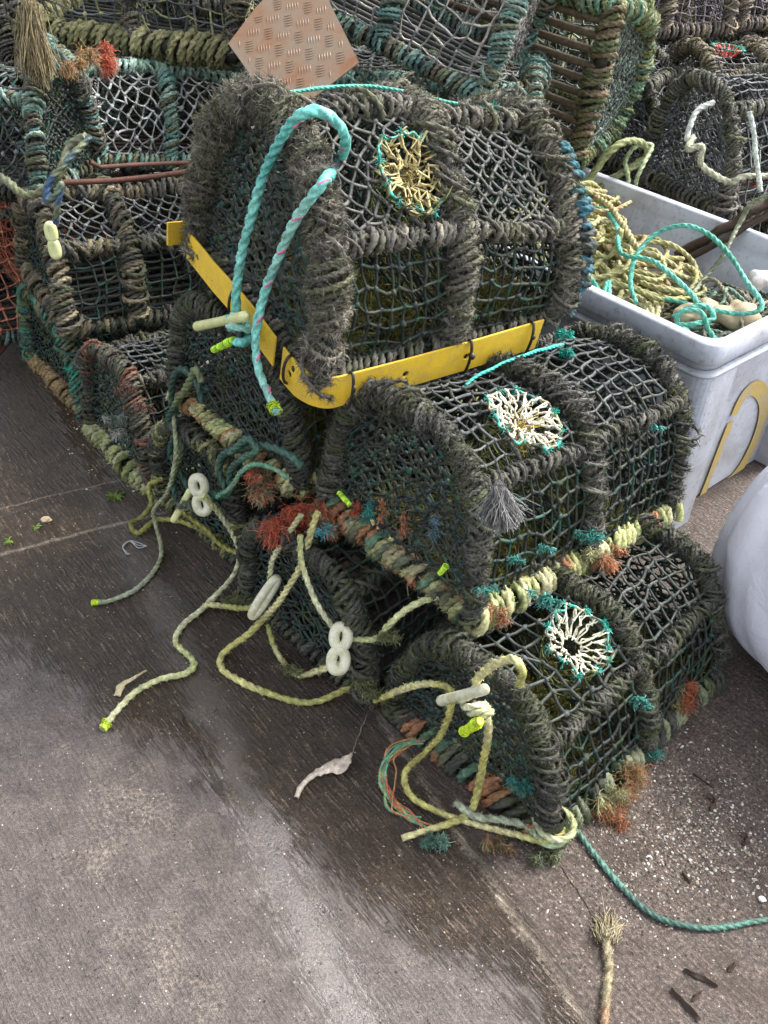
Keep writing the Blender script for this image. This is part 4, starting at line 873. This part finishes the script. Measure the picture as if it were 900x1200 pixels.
# yellow logo stroke on the recessed wall (v = 0 side, facing right-front)
V0 = np.array([*CR0, 0])+np.array([*cv, 0])*(.045); nV = norm(np.array([*(-cv), .085]))
stroke = [(858, 490), (842, 530), (829, 565), (819, 590), (838, 578), (862, 558), (880, 528), (893, 495), (897, 468), (887, 452), (872, 460), (858, 490)]
sw = [8, 7, 7, 9, 12, 12, 12, 12, 12, 12, 11, 8]
ii = np.linspace(0, 11, 60); sx = np.interp(ii, range(12), [s_[0] for s_ in stroke]); sy = np.interp(ii, range(12), [s_[1] for s_ in stroke]); ww = np.interp(ii, range(12), sw)
ker = np.ones(5)/5; sx2 = np.convolve(np.pad(sx, 2, 'edge'), ker, 'valid'); sy2 = np.convolve(np.pad(sy, 2, 'edge'), ker, 'valid')
P0_ = np.array([0, .070, .0]); P1_ = np.array([0, .062, .5]); nl = norm(np.array([0, -(P1_[2]-P0_[2]), -(P0_[1]-P1_[1])])); nw = np.array((MC_.to_3x3() @ Vector(nl))[:]); pw = np.array((MC_ @ Vector(P1_-np.array([0, .004, 0])))[:])
cen = np.array([onplane(a, b, pw, nw) for a, b in zip(sx2, sy2)]); tg = norm(np.gradient(cen, axis=0)); sd = np.cross(tg, nw); hw = (ww/FPX*2.3*1.0)[:, None]
A_ = cen+sd*hw; B_ = cen-sd*hw; v = np.vstack([A_, B_, A_+nw*.0015, B_+nw*.0015]); n = 60; q = []
for k in range(n-1): q += [(2*n+k, 2*n+k+1, 3*n+k+1, 3*n+k), (k, n+k, n+k+1, k+1), (k, k+1, 2*n+k+1, 2*n+k), (n+k, 3*n+k, 3*n+k+1, n+k+1)]
g = G(); g.add(v, q, None, (.6, .4, .05)); kidnap(g.build('yellow_marking', M['logo'], smooth=False), crate)
# rope heaped in the crate
def CP(a, b, z): return np.array([CR0[0]+cu[0]*a+cv[0]*b, CR0[1]+cu[1]*a+cv[1]*b, z])
def heap(n_loops, a0, b0, sa, sb, ztop, zlow, rad=(.06, .15)):
    pts = []; a, b = a0, b0
    for k in range(n_loops):
        a += rng.normal(0, .06); b += rng.normal(0, .10); a = np.clip(a, a0-sa, a0+sa); b = np.clip(b, b0-sb, b0+sb)
        R_ = rng.uniform(*rad); e_ = rng.uniform(.5, 1.0); o_ = rng.uniform(0, PI); zz_ = zlow+(ztop-zlow)*(k/n_loops)
        for q in range(7):
            t = q/7*2*PI; x = R_*math.cos(t); y = R_*e_*math.sin(t); aa = np.clip(a+x*math.cos(o_)-y*math.sin(o_), .095, CW-.095); bb = np.clip(b+x*math.sin(o_)+y*math.cos(o_), .095, CL-.10)
            dd_ = ((aa-a0)/sa/1.6)**2+((bb-b0)/sb/1.6)**2
            pts.append(CP(aa, bb, zz_-.10*min(dd_, 1.5)*(k/n_loops)+rng.normal(0, .012)))
    return np.array(pts)
t_ = thing('rope_heap', 'heap of pale yellow green rope piled in the grey crate', 'rope', tuple(CP(.3, .7, .4))); c0 = np.array(t_.location)
g = G(); rope(g, heap(330, .34, .76, .26, .36, .70, .36, (.07, .16)), .0085, [(.36, .34, .15), (.42, .40, .21), (.30, .30, .12), (.34, .27, .13)], step=.0075, wob=.05, seg=150, fuzz=6000); g.build('coiled_strand', M['rope'], t_, origin=c0)
t_ = thing('rope_tangle', 'dark tangle of old rope in the near corner of the crate', 'rope', tuple(CP(.45, .25, .4))); c0 = np.array(t_.location)
g = G(); rope(g, heap(120, .40, .20, .30, .14, .60, .40, (.03, .09)), .0065, [(.10, .10, .07), (.16, .15, .10), (.06, .07, .05), (.12, .20, .15)], step=.0065, wob=.1, seg=60, fuzz=5000, hl=.014); g.build('coiled_strand', M['rope'], t_, origin=c0)
GN = [(.05, .28, .20), (.08, .36, .27), (.12, .42, .33)]
zc = lambda l: np.array([at(a, b, z) for a, b, z in l])
rope_thing('green_rope', 'bright green rope arching high over the heap of rope in the crate', 'rope', zc([(745, 355, .60), (738, 330, .63), (745, 300, .68), (768, 275, .73), (800, 264, .77), (830, 275, .77), (855, 300, .74), (875, 330, .70), (893, 355, .66), (885, 365, .64), (855, 366, .62), (815, 358, .62), (780, 350, .62)]), .0075, GN, fuzz=500)
rope_thing('green_rope', 'bright green rope slanting down across the heap to the tangled corner', 'rope', zc([(680, 248, .64), (705, 245, .67), (722, 262, .68), (725, 290, .68), (735, 300, .68), (765, 305, .69), (790, 325, .67), (810, 345, .64), (818, 355, .63)]), .0075, GN, fuzz=500)
rope_thing('green_rope', 'bright green rope leading out at the left wall of the crate', 'rope', zc([(678, 312, .64), (695, 328, .64), (705, 348, .63), (712, 330, .65), (720, 360, .62), (745, 372, .60)]), .0075, GN, fuzz=500)
rope_thing('green_rope', 'green rope knotted round a grey float in the crate corner', 'rope', zc([(790, 372, .60), (805, 362, .625), (825, 358, .635), (835, 372, .61), (815, 380, .60), (795, 380, .59), (800, 366, .63), (822, 366, .64), (830, 385, .60), (838, 400, .585), (820, 398, .59), (800, 384, .60)]), .008, GN, fuzz=700)
rope_thing('rope', 'thick olive rope arched over the far rim of the crate', 'rope', zc([(676, 232, .60), (690, 212, .66), (708, 184, .74), (730, 168, .78), (752, 168, .76), (760, 182, .72), (740, 196, .68), (715, 210, .64), (690, 232, .58)]), .013, [(.22, .24, .10), (.27, .29, .14)], fuzz=900)
rope_thing('rope', 'pale double rope loop hanging over the inner far wall of the crate', 'rope', zc([(690, 232, .60), (722, 232, .60), (738, 215, .64), (733, 190, .70), (745, 172, .75), (765, 170, .75), (755, 190, .71), (745, 210, .66), (742, 225, .60), (725, 238, .58)]), .009, [(.30, .36, .20), (.36, .42, .26)], fuzz=600)
rope_thing('rope', 'tan rope lying across the heap from the far left of the crate', 'rope', zc([(685, 222, .63), (712, 240, .68), (730, 262, .69), (748, 290, .69), (770, 300, .68)]), .011, [(.30, .26, .12), (.36, .30, .14)], fuzz=600)
g = G(); pth = zc([(795, 300, .52), (860, 262, .66), (935, 215, .80)]); T, N, B = frames(resample(pth, .01)[0]); pp = resample(pth, .01)[0]; pp = pp+np.stack([jit(len(pp), .003, 6) for _ in range(3)], 1); sweep(g, pp, N, B, .017*(1+jit(len(pp), .08, 4)), 0*pp[:, 0], [1]*10, (.1, .1, .1)); o = g.build('wooden_stick', M['stick'], origin=pp[0]); o.location = pp[0]; tag(o, 'dark wet stick poking out of the crate at the right', 'stick')
g = G(); pth = zc([(790, 312, .50), (850, 280, .62), (930, 232, .76)]); pp = resample(pth, .01)[0]; pp = pp+np.stack([jit(len(pp), .003, 6) for _ in range(3)], 1); T, N, B = frames(pp); sweep(g, pp, N, B, .011, 0*pp[:, 0], [1]*10, (.1, .1, .1)); o = g.build('wooden_stick', M['stick'], origin=pp[0]); o.location = pp[0]; tag(o, 'thinner dark stick beside the thick one in the crate', 'stick')
rope_thing('rope', 'dark grey rope draped over the sticks at the far right of the crate', 'rope', zc([(812, 345, .58), (830, 322, .60), (850, 295, .66), (868, 262, .72), (880, 240, .78), (905, 225, .84)]), .0075, [(.14, .16, .11), (.20, .22, .15)], fuzz=500)
def rock(name, label, c, s, mat, cat, seed=1):
    bm = bmesh.new(); bmesh.ops.create_icosphere(bm, subdivisions=4, radius=1); r_ = np.random.default_rng(seed); ks = r_.normal(0, 1.6, (9, 3)); ph = r_.uniform(0, 6.28, 9)
    for v in bm.verts:
        p = np.array(v.co[:]); d_ = 1+sum(.07*math.sin(np.dot(k, p)*1.6+h) for k, h in zip(ks, ph)); v.co = Vector(p*d_*np.array(s))
    me = bpy.data.meshes.new(name); bm.to_mesh(me); bm.free(); me.materials.append(M[mat]); o = bpy.data.objects.new(name, me); COL.objects.link(o); o.location = c
    for f in me.polygons: f.use_smooth = True
    return tag(o, label, cat)
rock('stone', 'pale yellow stone in the near corner of the crate', at(862, 370, .585), (.072, .05, .04), 'stone', 'stone', 3)
rock('stone', 'small brown stone beside the green knotted rope in the crate', at(828, 362, .585), (.035, .03, .025), 'stone', 'stone', 5)
o = rock('float', 'small grey float under the green knot in the crate', at(806, 370, .60), (.034, .03, .030), 'stone', 'float', 6)
rock('float', 'white float stained red at the right of the crate', at(890, 328, .63), (.028, .028, .026), 'float', 'float', 8)
# ------------------------------------------------------------------ grey sack on the right
def bag():
    bm = bmesh.new(); bmesh.ops.create_icosphere(bm, subdivisions=6, radius=1)
    for v in bm.verts:
        p = np.array(v.co[:]); q = np.sign(p)*np.abs(p)**.55; a = math.atan2(p[1], p[0]); z = q[2]
        f = 1-.16*max(z, 0)+.006*math.sin(a*5+z*3)+.004*math.sin(a*11-z*4+2)
        f += .002*math.sin(z*15+3*math.sin(a*3))-.030*abs(math.sin(a*5+z*1.1+.6*math.sin(z*3)))**5-.016*abs(math.sin(a*8.5+z*1.9+1))**7; zz = (z+1)/2*.66+.02*math.sin(a*4+1)*max(z, 0)
        v.co = Vector((q[0]*.37*f, q[1]*.52*f, zz))
    me = bpy.data.meshes.new('woven_sack'); bm.to_mesh(me); bm.free()
    for f in me.polygons: f.use_smooth = True
    m, nt, b = newmat('woven_plastic'); o_ = N_(nt, 'ShaderNodeTexCoord').outputs['Object']
    w1 = N_(nt, 'ShaderNodeTexWave', i_Scale=130); w1.bands_direction = 'Z'; w2 = N_(nt, 'ShaderNodeTexWave', i_Scale=120); w2.bands_direction = 'X'; nt.links.new(o_, w1.inputs[0]); nt.links.new(o_, w2.inputs[0])
    mm = N_(nt, 'ShaderNodeMath', operation='ADD'); nt.links.new(w1.outputs[1], mm.inputs[0]); nt.links.new(w2.outputs[1], mm.inputs[1])
    n1 = noise(nt, o_, 5, 5, .6); nt.links.new(ramp(nt, n1.outputs[0], [(.3, (.70, .71, .80)), (.7, (.80, .80, .88))]).outputs[0], b.inputs['Base Color']); b.inputs['Roughness'].default_value = .45
    n2 = noise(nt, o_, 16, 6, .7, 1.5); p1 = bump(nt, mm.outputs[0], .12, .0006, b); bump(nt, n2.outputs[0], .4, .012, b, p1)
    me.materials.append(m); o = bpy.data.objects.new('woven_sack', me); COL.objects.link(o); o.location = (1.32, 1.53, 0); o.rotation_euler = (0, 0, .6)
    tag(o, 'bulging pale grey woven plastic sack standing at the right edge', 'sack')
bag()
# ------------------------------------------------------------------ pots behind
GB = 'lobster creels heaped in the background'
Mx = lambda x, y, z, deg, tu=0, tv=0: yaw4(x, y, z, deg, tu, tv)
protos = {}
def bgc(kind, label, M4):
    if kind not in protos:  # background nets and ropes made paler, haze put into their colours
        k = dict(teal=dict(n=4.0, hoopc=TEAL, railc=TEAL, netc=[(.24, .22, .20), (.15, .15, .15), (.34, .30, .26)], topnet=[(.24, .24, .24), (.16, .16, .16)], R=.014, r=.007, fuzz=3, H=.36, cell=.046, inner=False),
                 brown=dict(n=2.3, inner=False, hoopc=BROWN+[(.20, .17, .10)], railc=BROWN, netc=GREYNET+[(.20, .20, .20)], eye=(.50, .27, .07), eyecol=(.55, .07, .04), R=.014, r=.008, fuzz=2, H=.40),
                 black=dict(n=2.3, hoopc=GREY+DARK[:2], railc=GREY, netc=GREYNET+[(.16, .16, .165)], R=.014, r=.008, fuzz=2, H=.40),
                 moss=dict(n=2.6, hoopc=MOSSY+[(.14, .26, .17)], railc=MOSSY, netc=[(.08, .09, .08), (.14, .18, .15)], R=.014, r=.009, fuzz=3.5, H=.36, slat=(.09, .062, .038), slats=10, slatr=.013, wrapc=[(.10, .11, .05), (.16, .12, .07)]),
                 purple=dict(n=2.5, inner=False, hoopc=[(.19, .16, .13), (.13, .11, .10), (.27, .22, .15)], railc=BROWN, netc=[(.20, .17, .18), (.14, .125, .14)], R=.014, r=.008, fuzz=1.5, H=.38))[kind]
        protos[kind] = far('lobster_creel', label, M4, group=GB, **k)[0]
        return protos[kind]
    c_ = copy_tree(protos[kind]); c_.matrix_world = M4; c_['label'] = label; return c_
def axes(loc, U, V):
    U = Vector(U).normalized(); V = Vector(V); V = (V-U*V.dot(U)).normalized(); Nn = U.cross(V)
    return Matrix(((U[0], V[0], Nn[0], loc[0]), (U[1], V[1], Nn[1], loc[1]), (U[2], V[2], Nn[2], loc[2]), (0, 0, 0, 1)))
bpy.context.view_layer.update()
p = aty(552, 112, 2.95); p = p-np.array([.894, -.325, -.309])*.66; bgc('teal', 'teal roped creel tilted down to the right behind the tread plate, top middle', yaw4(p[0], p[1], p[2], -20, -18, 0))
p = aty(400, 90, 3.0); bgc('teal', 'teal roped creel lying low just behind the topmost creel', yaw4(p[0]-.10, p[1]+.05, p[2]-.36, -10))
p = aty(672, 190, 3.25); bgc('moss', 'green weedy creel tipped on its side showing brown base slats', axes(p, (-.78, .58, .10), (0, 0, 1)))
p = aty(766, 205, 4.1); bgc('black', 'dark round-topped creel standing beside the tipped green one', yaw4(p[0], p[1], p[2], 62))
p = aty(826, 195, 4.2); bgc('brown', 'brown roped creel with a red entrance, right background', yaw4(p[0], p[1], p[2], 24))
p = aty(905, 262, 3.35); bgc('black', 'black weedy creel behind the crate at the right edge', yaw4(p[0]-.20, p[1]-.05, p[2]+.03, 28))
p = aty(700, 45, 4.6); bgc('purple', 'brownish creel in the top row, above the tipped green one', yaw4(p[0], p[1], p[2], 20))
p = aty(800, 38, 4.9); bgc('purple', 'brownish creel in the top row, upper right', yaw4(p[0], p[1], p[2], 25))
p = aty(905, 45, 5.2); bgc('purple', 'brownish creel in the top row at the right corner of the photo', yaw4(p[0], p[1], p[2], 30))
p = aty(600, 30, 3.9); bgc('moss', 'mossy creel partly hidden behind the teal roped one', yaw4(p[0]-.1, p[1], p[2]-.1, 20))
p = aty(180, 40, 3.9); bgc('moss', 'mossy creel behind the thick olive wound rope, top left', yaw4(p[0]-.3, p[1], p[2]-.15, 15))
p = aty(275, 60, 3.5); bgc('black', 'black creel behind the left corner of the tread plate', yaw4(p[0]-.15, p[1]+.1, p[2]-.25, 35))
p = aty(20, 60, 4.0); bgc('black', 'black creel in the top left corner of the photo', yaw4(p[0]-.4, p[1], p[2]-.1, 10))
# lower layers that carry them
k = 0
for (x, y, z, d, kd, lab) in [(-.3, 3.2, .0, 40, 'black', 'black creel on the ground behind the front pile'), (.05, 2.95, .40, 40, 'brown', 'brown creel carrying the teal roped ones behind the front pile'),
        (.75, 3.9, 0, 30, 'black', 'black creel on the ground below the tipped green creel'), (1.5, 3.75, 0, 30, 'brown', 'brown creel on the ground behind the far wall of the crate'), (1.15, 4.3, .38, 25, 'purple', 'brownish creel wedged between the dark round-topped creel and the tipped one'),
        (1.95, 4.6, 0, 28, 'black', 'black creel on the ground below the creel with red entrance'), (-1.0, 3.5, .0, 30, 'purple', 'brownish creel on the ground behind the left stack'), (-1.0, 3.6, .40, 25, 'black', 'black creel in the middle layer behind the left stack'), (-.45, 3.3, .42, 35, 'moss', 'mossy creel in the gap between left stack and topmost creel'),
        (-1.9, 3.4, .0, 20, 'teal', 'teal roped creel on the ground beyond the orange netted one'), (-1.8, 3.3, .40, 20, 'black', 'black creel at the far left, level with the pale green roped one'), (-1.6, 4.1, .40, 12, 'purple', 'brownish creel glimpsed behind the dark netted one at the left edge'), (-.9, 4.2, .40, 12, 'black', 'black creel glimpsed through the pale green roped creel'), (-1.9, 4.3, .0, 12, 'black', 'black creel on the ground at the far left rear'), (-1.1, 4.4, .0, 12, 'brown', 'brown creel on the ground at the rear behind the left stack'), (-.3, 4.1, .4, 18, 'purple', 'brownish creel at the rear behind the tread plate'), (-.4, 3.9, .0, 18, 'black', 'black creel on the ground at the rear behind the tread plate'), (.2, 4.6, .0, 15, 'black', 'black creel on the ground far behind the teal roped ones'), (1.0, 4.9, .0, 15, 'purple', 'brownish creel on the ground far behind the tipped creel'), (.35, 4.7, .40, 15, 'brown', 'brown creel glimpsed between the slats of the tipped creel'), (1.1, 4.9, .40, 15, 'black', 'black creel in the far second layer beyond the tipped creel'), (2.3, 4.0, .0, 30, 'purple', 'brownish creel on the ground beyond the weedy black creel'), (2.2, 4.4, .42, 30, 'black', 'black creel in the second layer at the right edge')]:
    bgc(kd, lab, yaw4(x, y, z, d))
# white rope loop on the black creel at the right
rope_thing('rope', 'white rope loop hanging on the weedy black creel behind the crate', 'rope', np.array([aty(a, b, y) for a, b, y in [(806, 165, 2.95), (808, 148, 2.95), (818, 130, 2.98), (838, 119, 3.0)]]), .0085, [(.45, .48, .44), (.55, .57, .52)], fuzz=300)
rope_thing('rope', 'pale grey rope tail hanging straight down at the right edge behind the crate', 'rope', np.array([aty(a, b, y) for a, b, y in [(879, 131, 2.95), (884, 160, 2.93), (888, 195, 2.9), (892, 225, 2.88)]]), .0085, [(.42, .46, .42), (.5, .53, .48)], fuzz=300)
rope_thing('rope', 'knotted cream rope draped along the foot of the weedy black creel', 'rope', np.array([aty(a, b, y) for a, b, y in [(812, 160, 2.95), (806, 175, 2.9), (822, 172, 2.9), (820, 192, 2.9), (835, 205, 2.9), (855, 213, 2.9), (872, 207, 2.9), (905, 205, 2.95)]]), .010, [(.36, .36, .26), (.44, .43, .33)], fuzz=1500)
# ------------------------------------------------------------------ small debris
def scatter(n, fx, cols, s=(.0015, .005), flat=.4):
    g = G(); XY = fx(n); iv = np.array([[1, 0, 0], [.3, .9, 0], [-.8, .5, 0], [-.7, -.6, 0], [.4, -.9, 0], [0, 0, 1], [0, 0, -1.]])
    tt = np.array([[0, 1, 5], [1, 2, 5], [2, 3, 5], [3, 4, 5], [4, 0, 5], [1, 0, 6], [2, 1, 6], [3, 2, 6], [4, 3, 6], [0, 4, 6]])
    n = len(XY); sc = rng.uniform(*s, n)[:, None, None]*rng.uniform(.5, 1.5, (n, 1, 3))*np.array([1, 1, flat]); a = rng.uniform(0, 6.28, n); ca, sa = np.cos(a), np.sin(a)
    V = iv[None]*sc*(1+rng.normal(0, .2, (n, 7, 1))); X = V[..., 0]*ca[:, None]-V[..., 1]*sa[:, None]; Y = V[..., 0]*sa[:, None]+V[..., 1]*ca[:, None]
    V = np.stack([X+XY[:, :1], Y+XY[:, 1:2], V[..., 2]+.0008], -1); c = np.asarray(cols)[rng.integers(0, len(cols), n)]*rng.uniform(.6, 1.3, (n, 1))
    g.add(V.reshape(-1, 3), None, (tt[None]+(np.arange(n)*7)[:, None, None]).reshape(-1, 3), np.repeat(c, 7, 0)); return g
def gauss_at(cs):
    def f(n):
        out = []
        for (px, py, sx_, sy_, w_) in cs:
            k_ = int(n*w_); q = np.stack([rng.normal(px, sx_, k_), rng.normal(py, sy_, k_)], 1); out.append(np.array([at(a, b)[:2] for a, b in q]))
        return np.vstack(out)
    return f
g = scatter(5200, gauss_at([(800, 960, 55, 55, .45), (850, 1000, 60, 40, .3), (760, 900, 50, 60, .15), (720, 1040, 60, 50, .1)]), [(.30, .27, .23), (.20, .16, .12), (.42, .40, .36), (.09, .065, .05), (.03, .022, .018), (.16, .11, .085), (.12, .085, .065)], (.0009, .0034)); tag(g.build('shell_grit', M['fibre'], smooth=False), 'crushed shell and grit strewn over the concrete right of the front creel', 'grit', kind='stuff')
g = scatter(1200, lambda n: np.array([at(a, b)[:2] for a, b in np.stack([rng.uniform(0, 720, n), rng.uniform(560, 1200, n)], 1)]), [(.32, .29, .25), (.02, .015, .012), (.03, .022, .018), (.2, .16, .13)], (.0008, .0022)); tag(g.build('grit', M['fibre'], smooth=False), 'sparse dark and pale grit on the wet concrete', 'grit', kind='stuff')
g = scatter(500, gauss_at([(215, 545, 30, 40, .3), (110, 470, 20, 35, .4), (150, 530, 25, 25, .3)]), [(.45, .42, .38), (.3, .28, .25), (.04, .03, .025)], (.001, .004)); tag(g.build('shell_grit', M['fibre'], smooth=False), 'shell fragments along the foot of the left stack', 'grit', kind='stuff')
def twig(label, l, r=.003, col=(.03, .022, .016), cat='twig', name='twig', mat='stick'):
    pts = P3([(a, b, r) for a, b in l]); g = G(); p = smoothpath(pts, .004); p = p+np.stack([jit(len(p), .0008, 3), jit(len(p), .0008, 3), 0*p[:, 0]], 1); T, N, B = frames(p); t = np.linspace(0, 1, len(p))
    sweep(g, p, N, B, r*(1+jit(len(p), .2, 3)).clip(.5, 1.6)*np.sqrt(np.clip(1.02-np.abs(2*t-1)**6, .05, 1)), jit(len(p), .5, 5), [1, .45, 1.1, .4, .9, .5], col); o = g.build(name, M[mat], origin=p[len(p)//2], smooth=False); o.location = p[len(p)//2]; tag(o, label, cat)
twig('thin dark weed stem on the wet concrete left of centre', [(192, 832), (208, 833), (215, 850), (228, 868), (237, 885), (249, 903)], .002)
twig('short dark twig, the longest of the three by the bottom right', [(786, 1157), (800, 1172), (815, 1188), (820, 1196)], .006)
twig('dark flat splinter of wood right of the frayed tan rope', [(801, 1134), (812, 1141), (828, 1148), (842, 1156)], .0055)
twig('small dark wood chip above the two splinters at bottom right', [(853, 1137), (862, 1128), (867, 1126)], .005)
twig('tiny dark twig between the splinters, standing apart at the bottom', [(810, 1172), (818, 1166), (824, 1160)], .004)
twig('thin dark line of twine from the front creel foot towards the frayed rope', [(655, 1012), (668, 1032), (682, 1052), (695, 1078), (700, 1110)], .0012, name='twine')
twig('dark fallen stem in the shelly grit', [(812, 905), (825, 915), (835, 922)], .003); twig('black seaweed scrap in the shelly grit, upper', [(828, 930), (838, 938), (833, 950)], .006, name='seaweed'); twig('black seaweed scrap in the shelly grit beside the brown patch', [(868, 975), (876, 982), (872, 990)], .006, name='seaweed'); twig('black seaweed scrap near the teal rope', [(800, 1020), (806, 1030), (812, 1034)], .005, name='seaweed')
# dried fish skin scraps
def scrap(label, l, wd, col, name='fish_skin', th=.006):
    p = smoothpath(P3([(a, b, .004+h) for a, b, h in l]), .004); n = len(p); T = norm(np.gradient(p, axis=0)); sd = norm(np.cross(T, [0, 0, 1.])); t = np.linspace(0, 1, n); w_ = np.interp(t, np.linspace(0, 1, len(wd)), wd)*(1+jit(n, .15, 2)); m = 7; V = []
    for j in range(m):
        s_ = j/(m-1)*2-1; V.append(p+sd*(w_*s_)[:, None]+np.array([0, 0, 1.])*(th*(1-s_**2)+jit(n, .0012, 3)[:, None].ravel())[:, None]*np.ones((n, 1)))
    V = np.stack(V, 1).reshape(-1, 3); i = np.arange(n-1)[:, None]*m; j = np.arange(m-1)[None]; g = G(); g.add(V, np.stack([i+j, i+j+1, i+m+j+1, i+m+j], -1).reshape(-1, 4), None, col)
    c_ = p[n//2]; o = g.build(name, M['fibre'], origin=c_); o.location = c_; md = o.modifiers.new('t', 'SOLIDIFY'); md.thickness = .0012; tag(o, label, 'fish scrap'); return o
scrap('pale dried fish skin scrap on wet concrete in front of the creels', [(347, 935, .0), (353, 922, .002), (365, 910, .004), (385, 900, .004), (400, 896, .006), (412, 884, .012)], [.005, .007, .006, .008, .013, .020, .016, .003], (.50, .42, .34))
twig('thin pale root rising from the fish skin scrap', [(412, 885), (418, 868), (425, 850), (430, 838)], .0012, (.3, .24, .18), 'fibre', 'fibre', 'fibre')
scrap('forked pale bone scrap beside the longest rope tail', [(137, 816, 0), (143, 803, .002), (155, 796, .003), (172, 786, .001)], [.008, .010, .005, .003, .001], (.5, .42, .26), 'bone_scrap', .004)
g = G()
for k_ in range(3): p = smoothpath(P3([(148+k_*2, 650, .003), (144, 640+k_, .005), (152, 634, .006), (162, 642-k_*3, .004), (172, 640, .002)]), .003); T, N, B = frames(p); sweep(g, p, N, B, .0016, 0*p[:, 0], [1]*6, (.30, .30, .30))
o = g.build('wire_loop', M['fibre'], origin=at(155, 642)); o.location = at(155, 642); tag(o, 'small loop of grey wire lying on concrete left of the pile', 'wire')
# weeds in the joint
def weed(px, py, n, L, label):
    g = G(); c_ = at(px, py, .001); E = []
    for k_ in range(n):
        a = rng.uniform(0, 6.28); l = L*rng.uniform(.5, 1.1); d_ = np.array([math.cos(a), math.sin(a), rng.uniform(.15, .7)]); E.append(np.array([c_+d_*l*t-np.array([0, 0, l*.5*t*t]) for t in np.linspace(0, 1, 5)]))
    cords(g, E, np.array([.0016]*n), np.array([(.10, .17, .025)]*n)*rng.uniform(.6, 1.4, (n, 1)), 3); o = g.build('weed', M['fibre'], origin=c_); o.location = c_; tag(o, label, 'weed')
weed(135, 582, 60, .030, 'bright green weed in the joint beside the left stack'); weed(10, 634, 30, .020, 'green weed sprig in the joint at the left edge'); weed(42, 618, 24, .015, 'tiny green weed sprig midway along the joint')
rock('pebble', 'pinkish pebble lying on the concrete joint at left', at(54, 609, .006), (.013, .010, .008), 'stone', 'pebble', 4); rock('pebble', 'white shell chip at the bottom right', at(893, 1054, .004), (.007, .006, .004), 'float', 'pebble', 9)
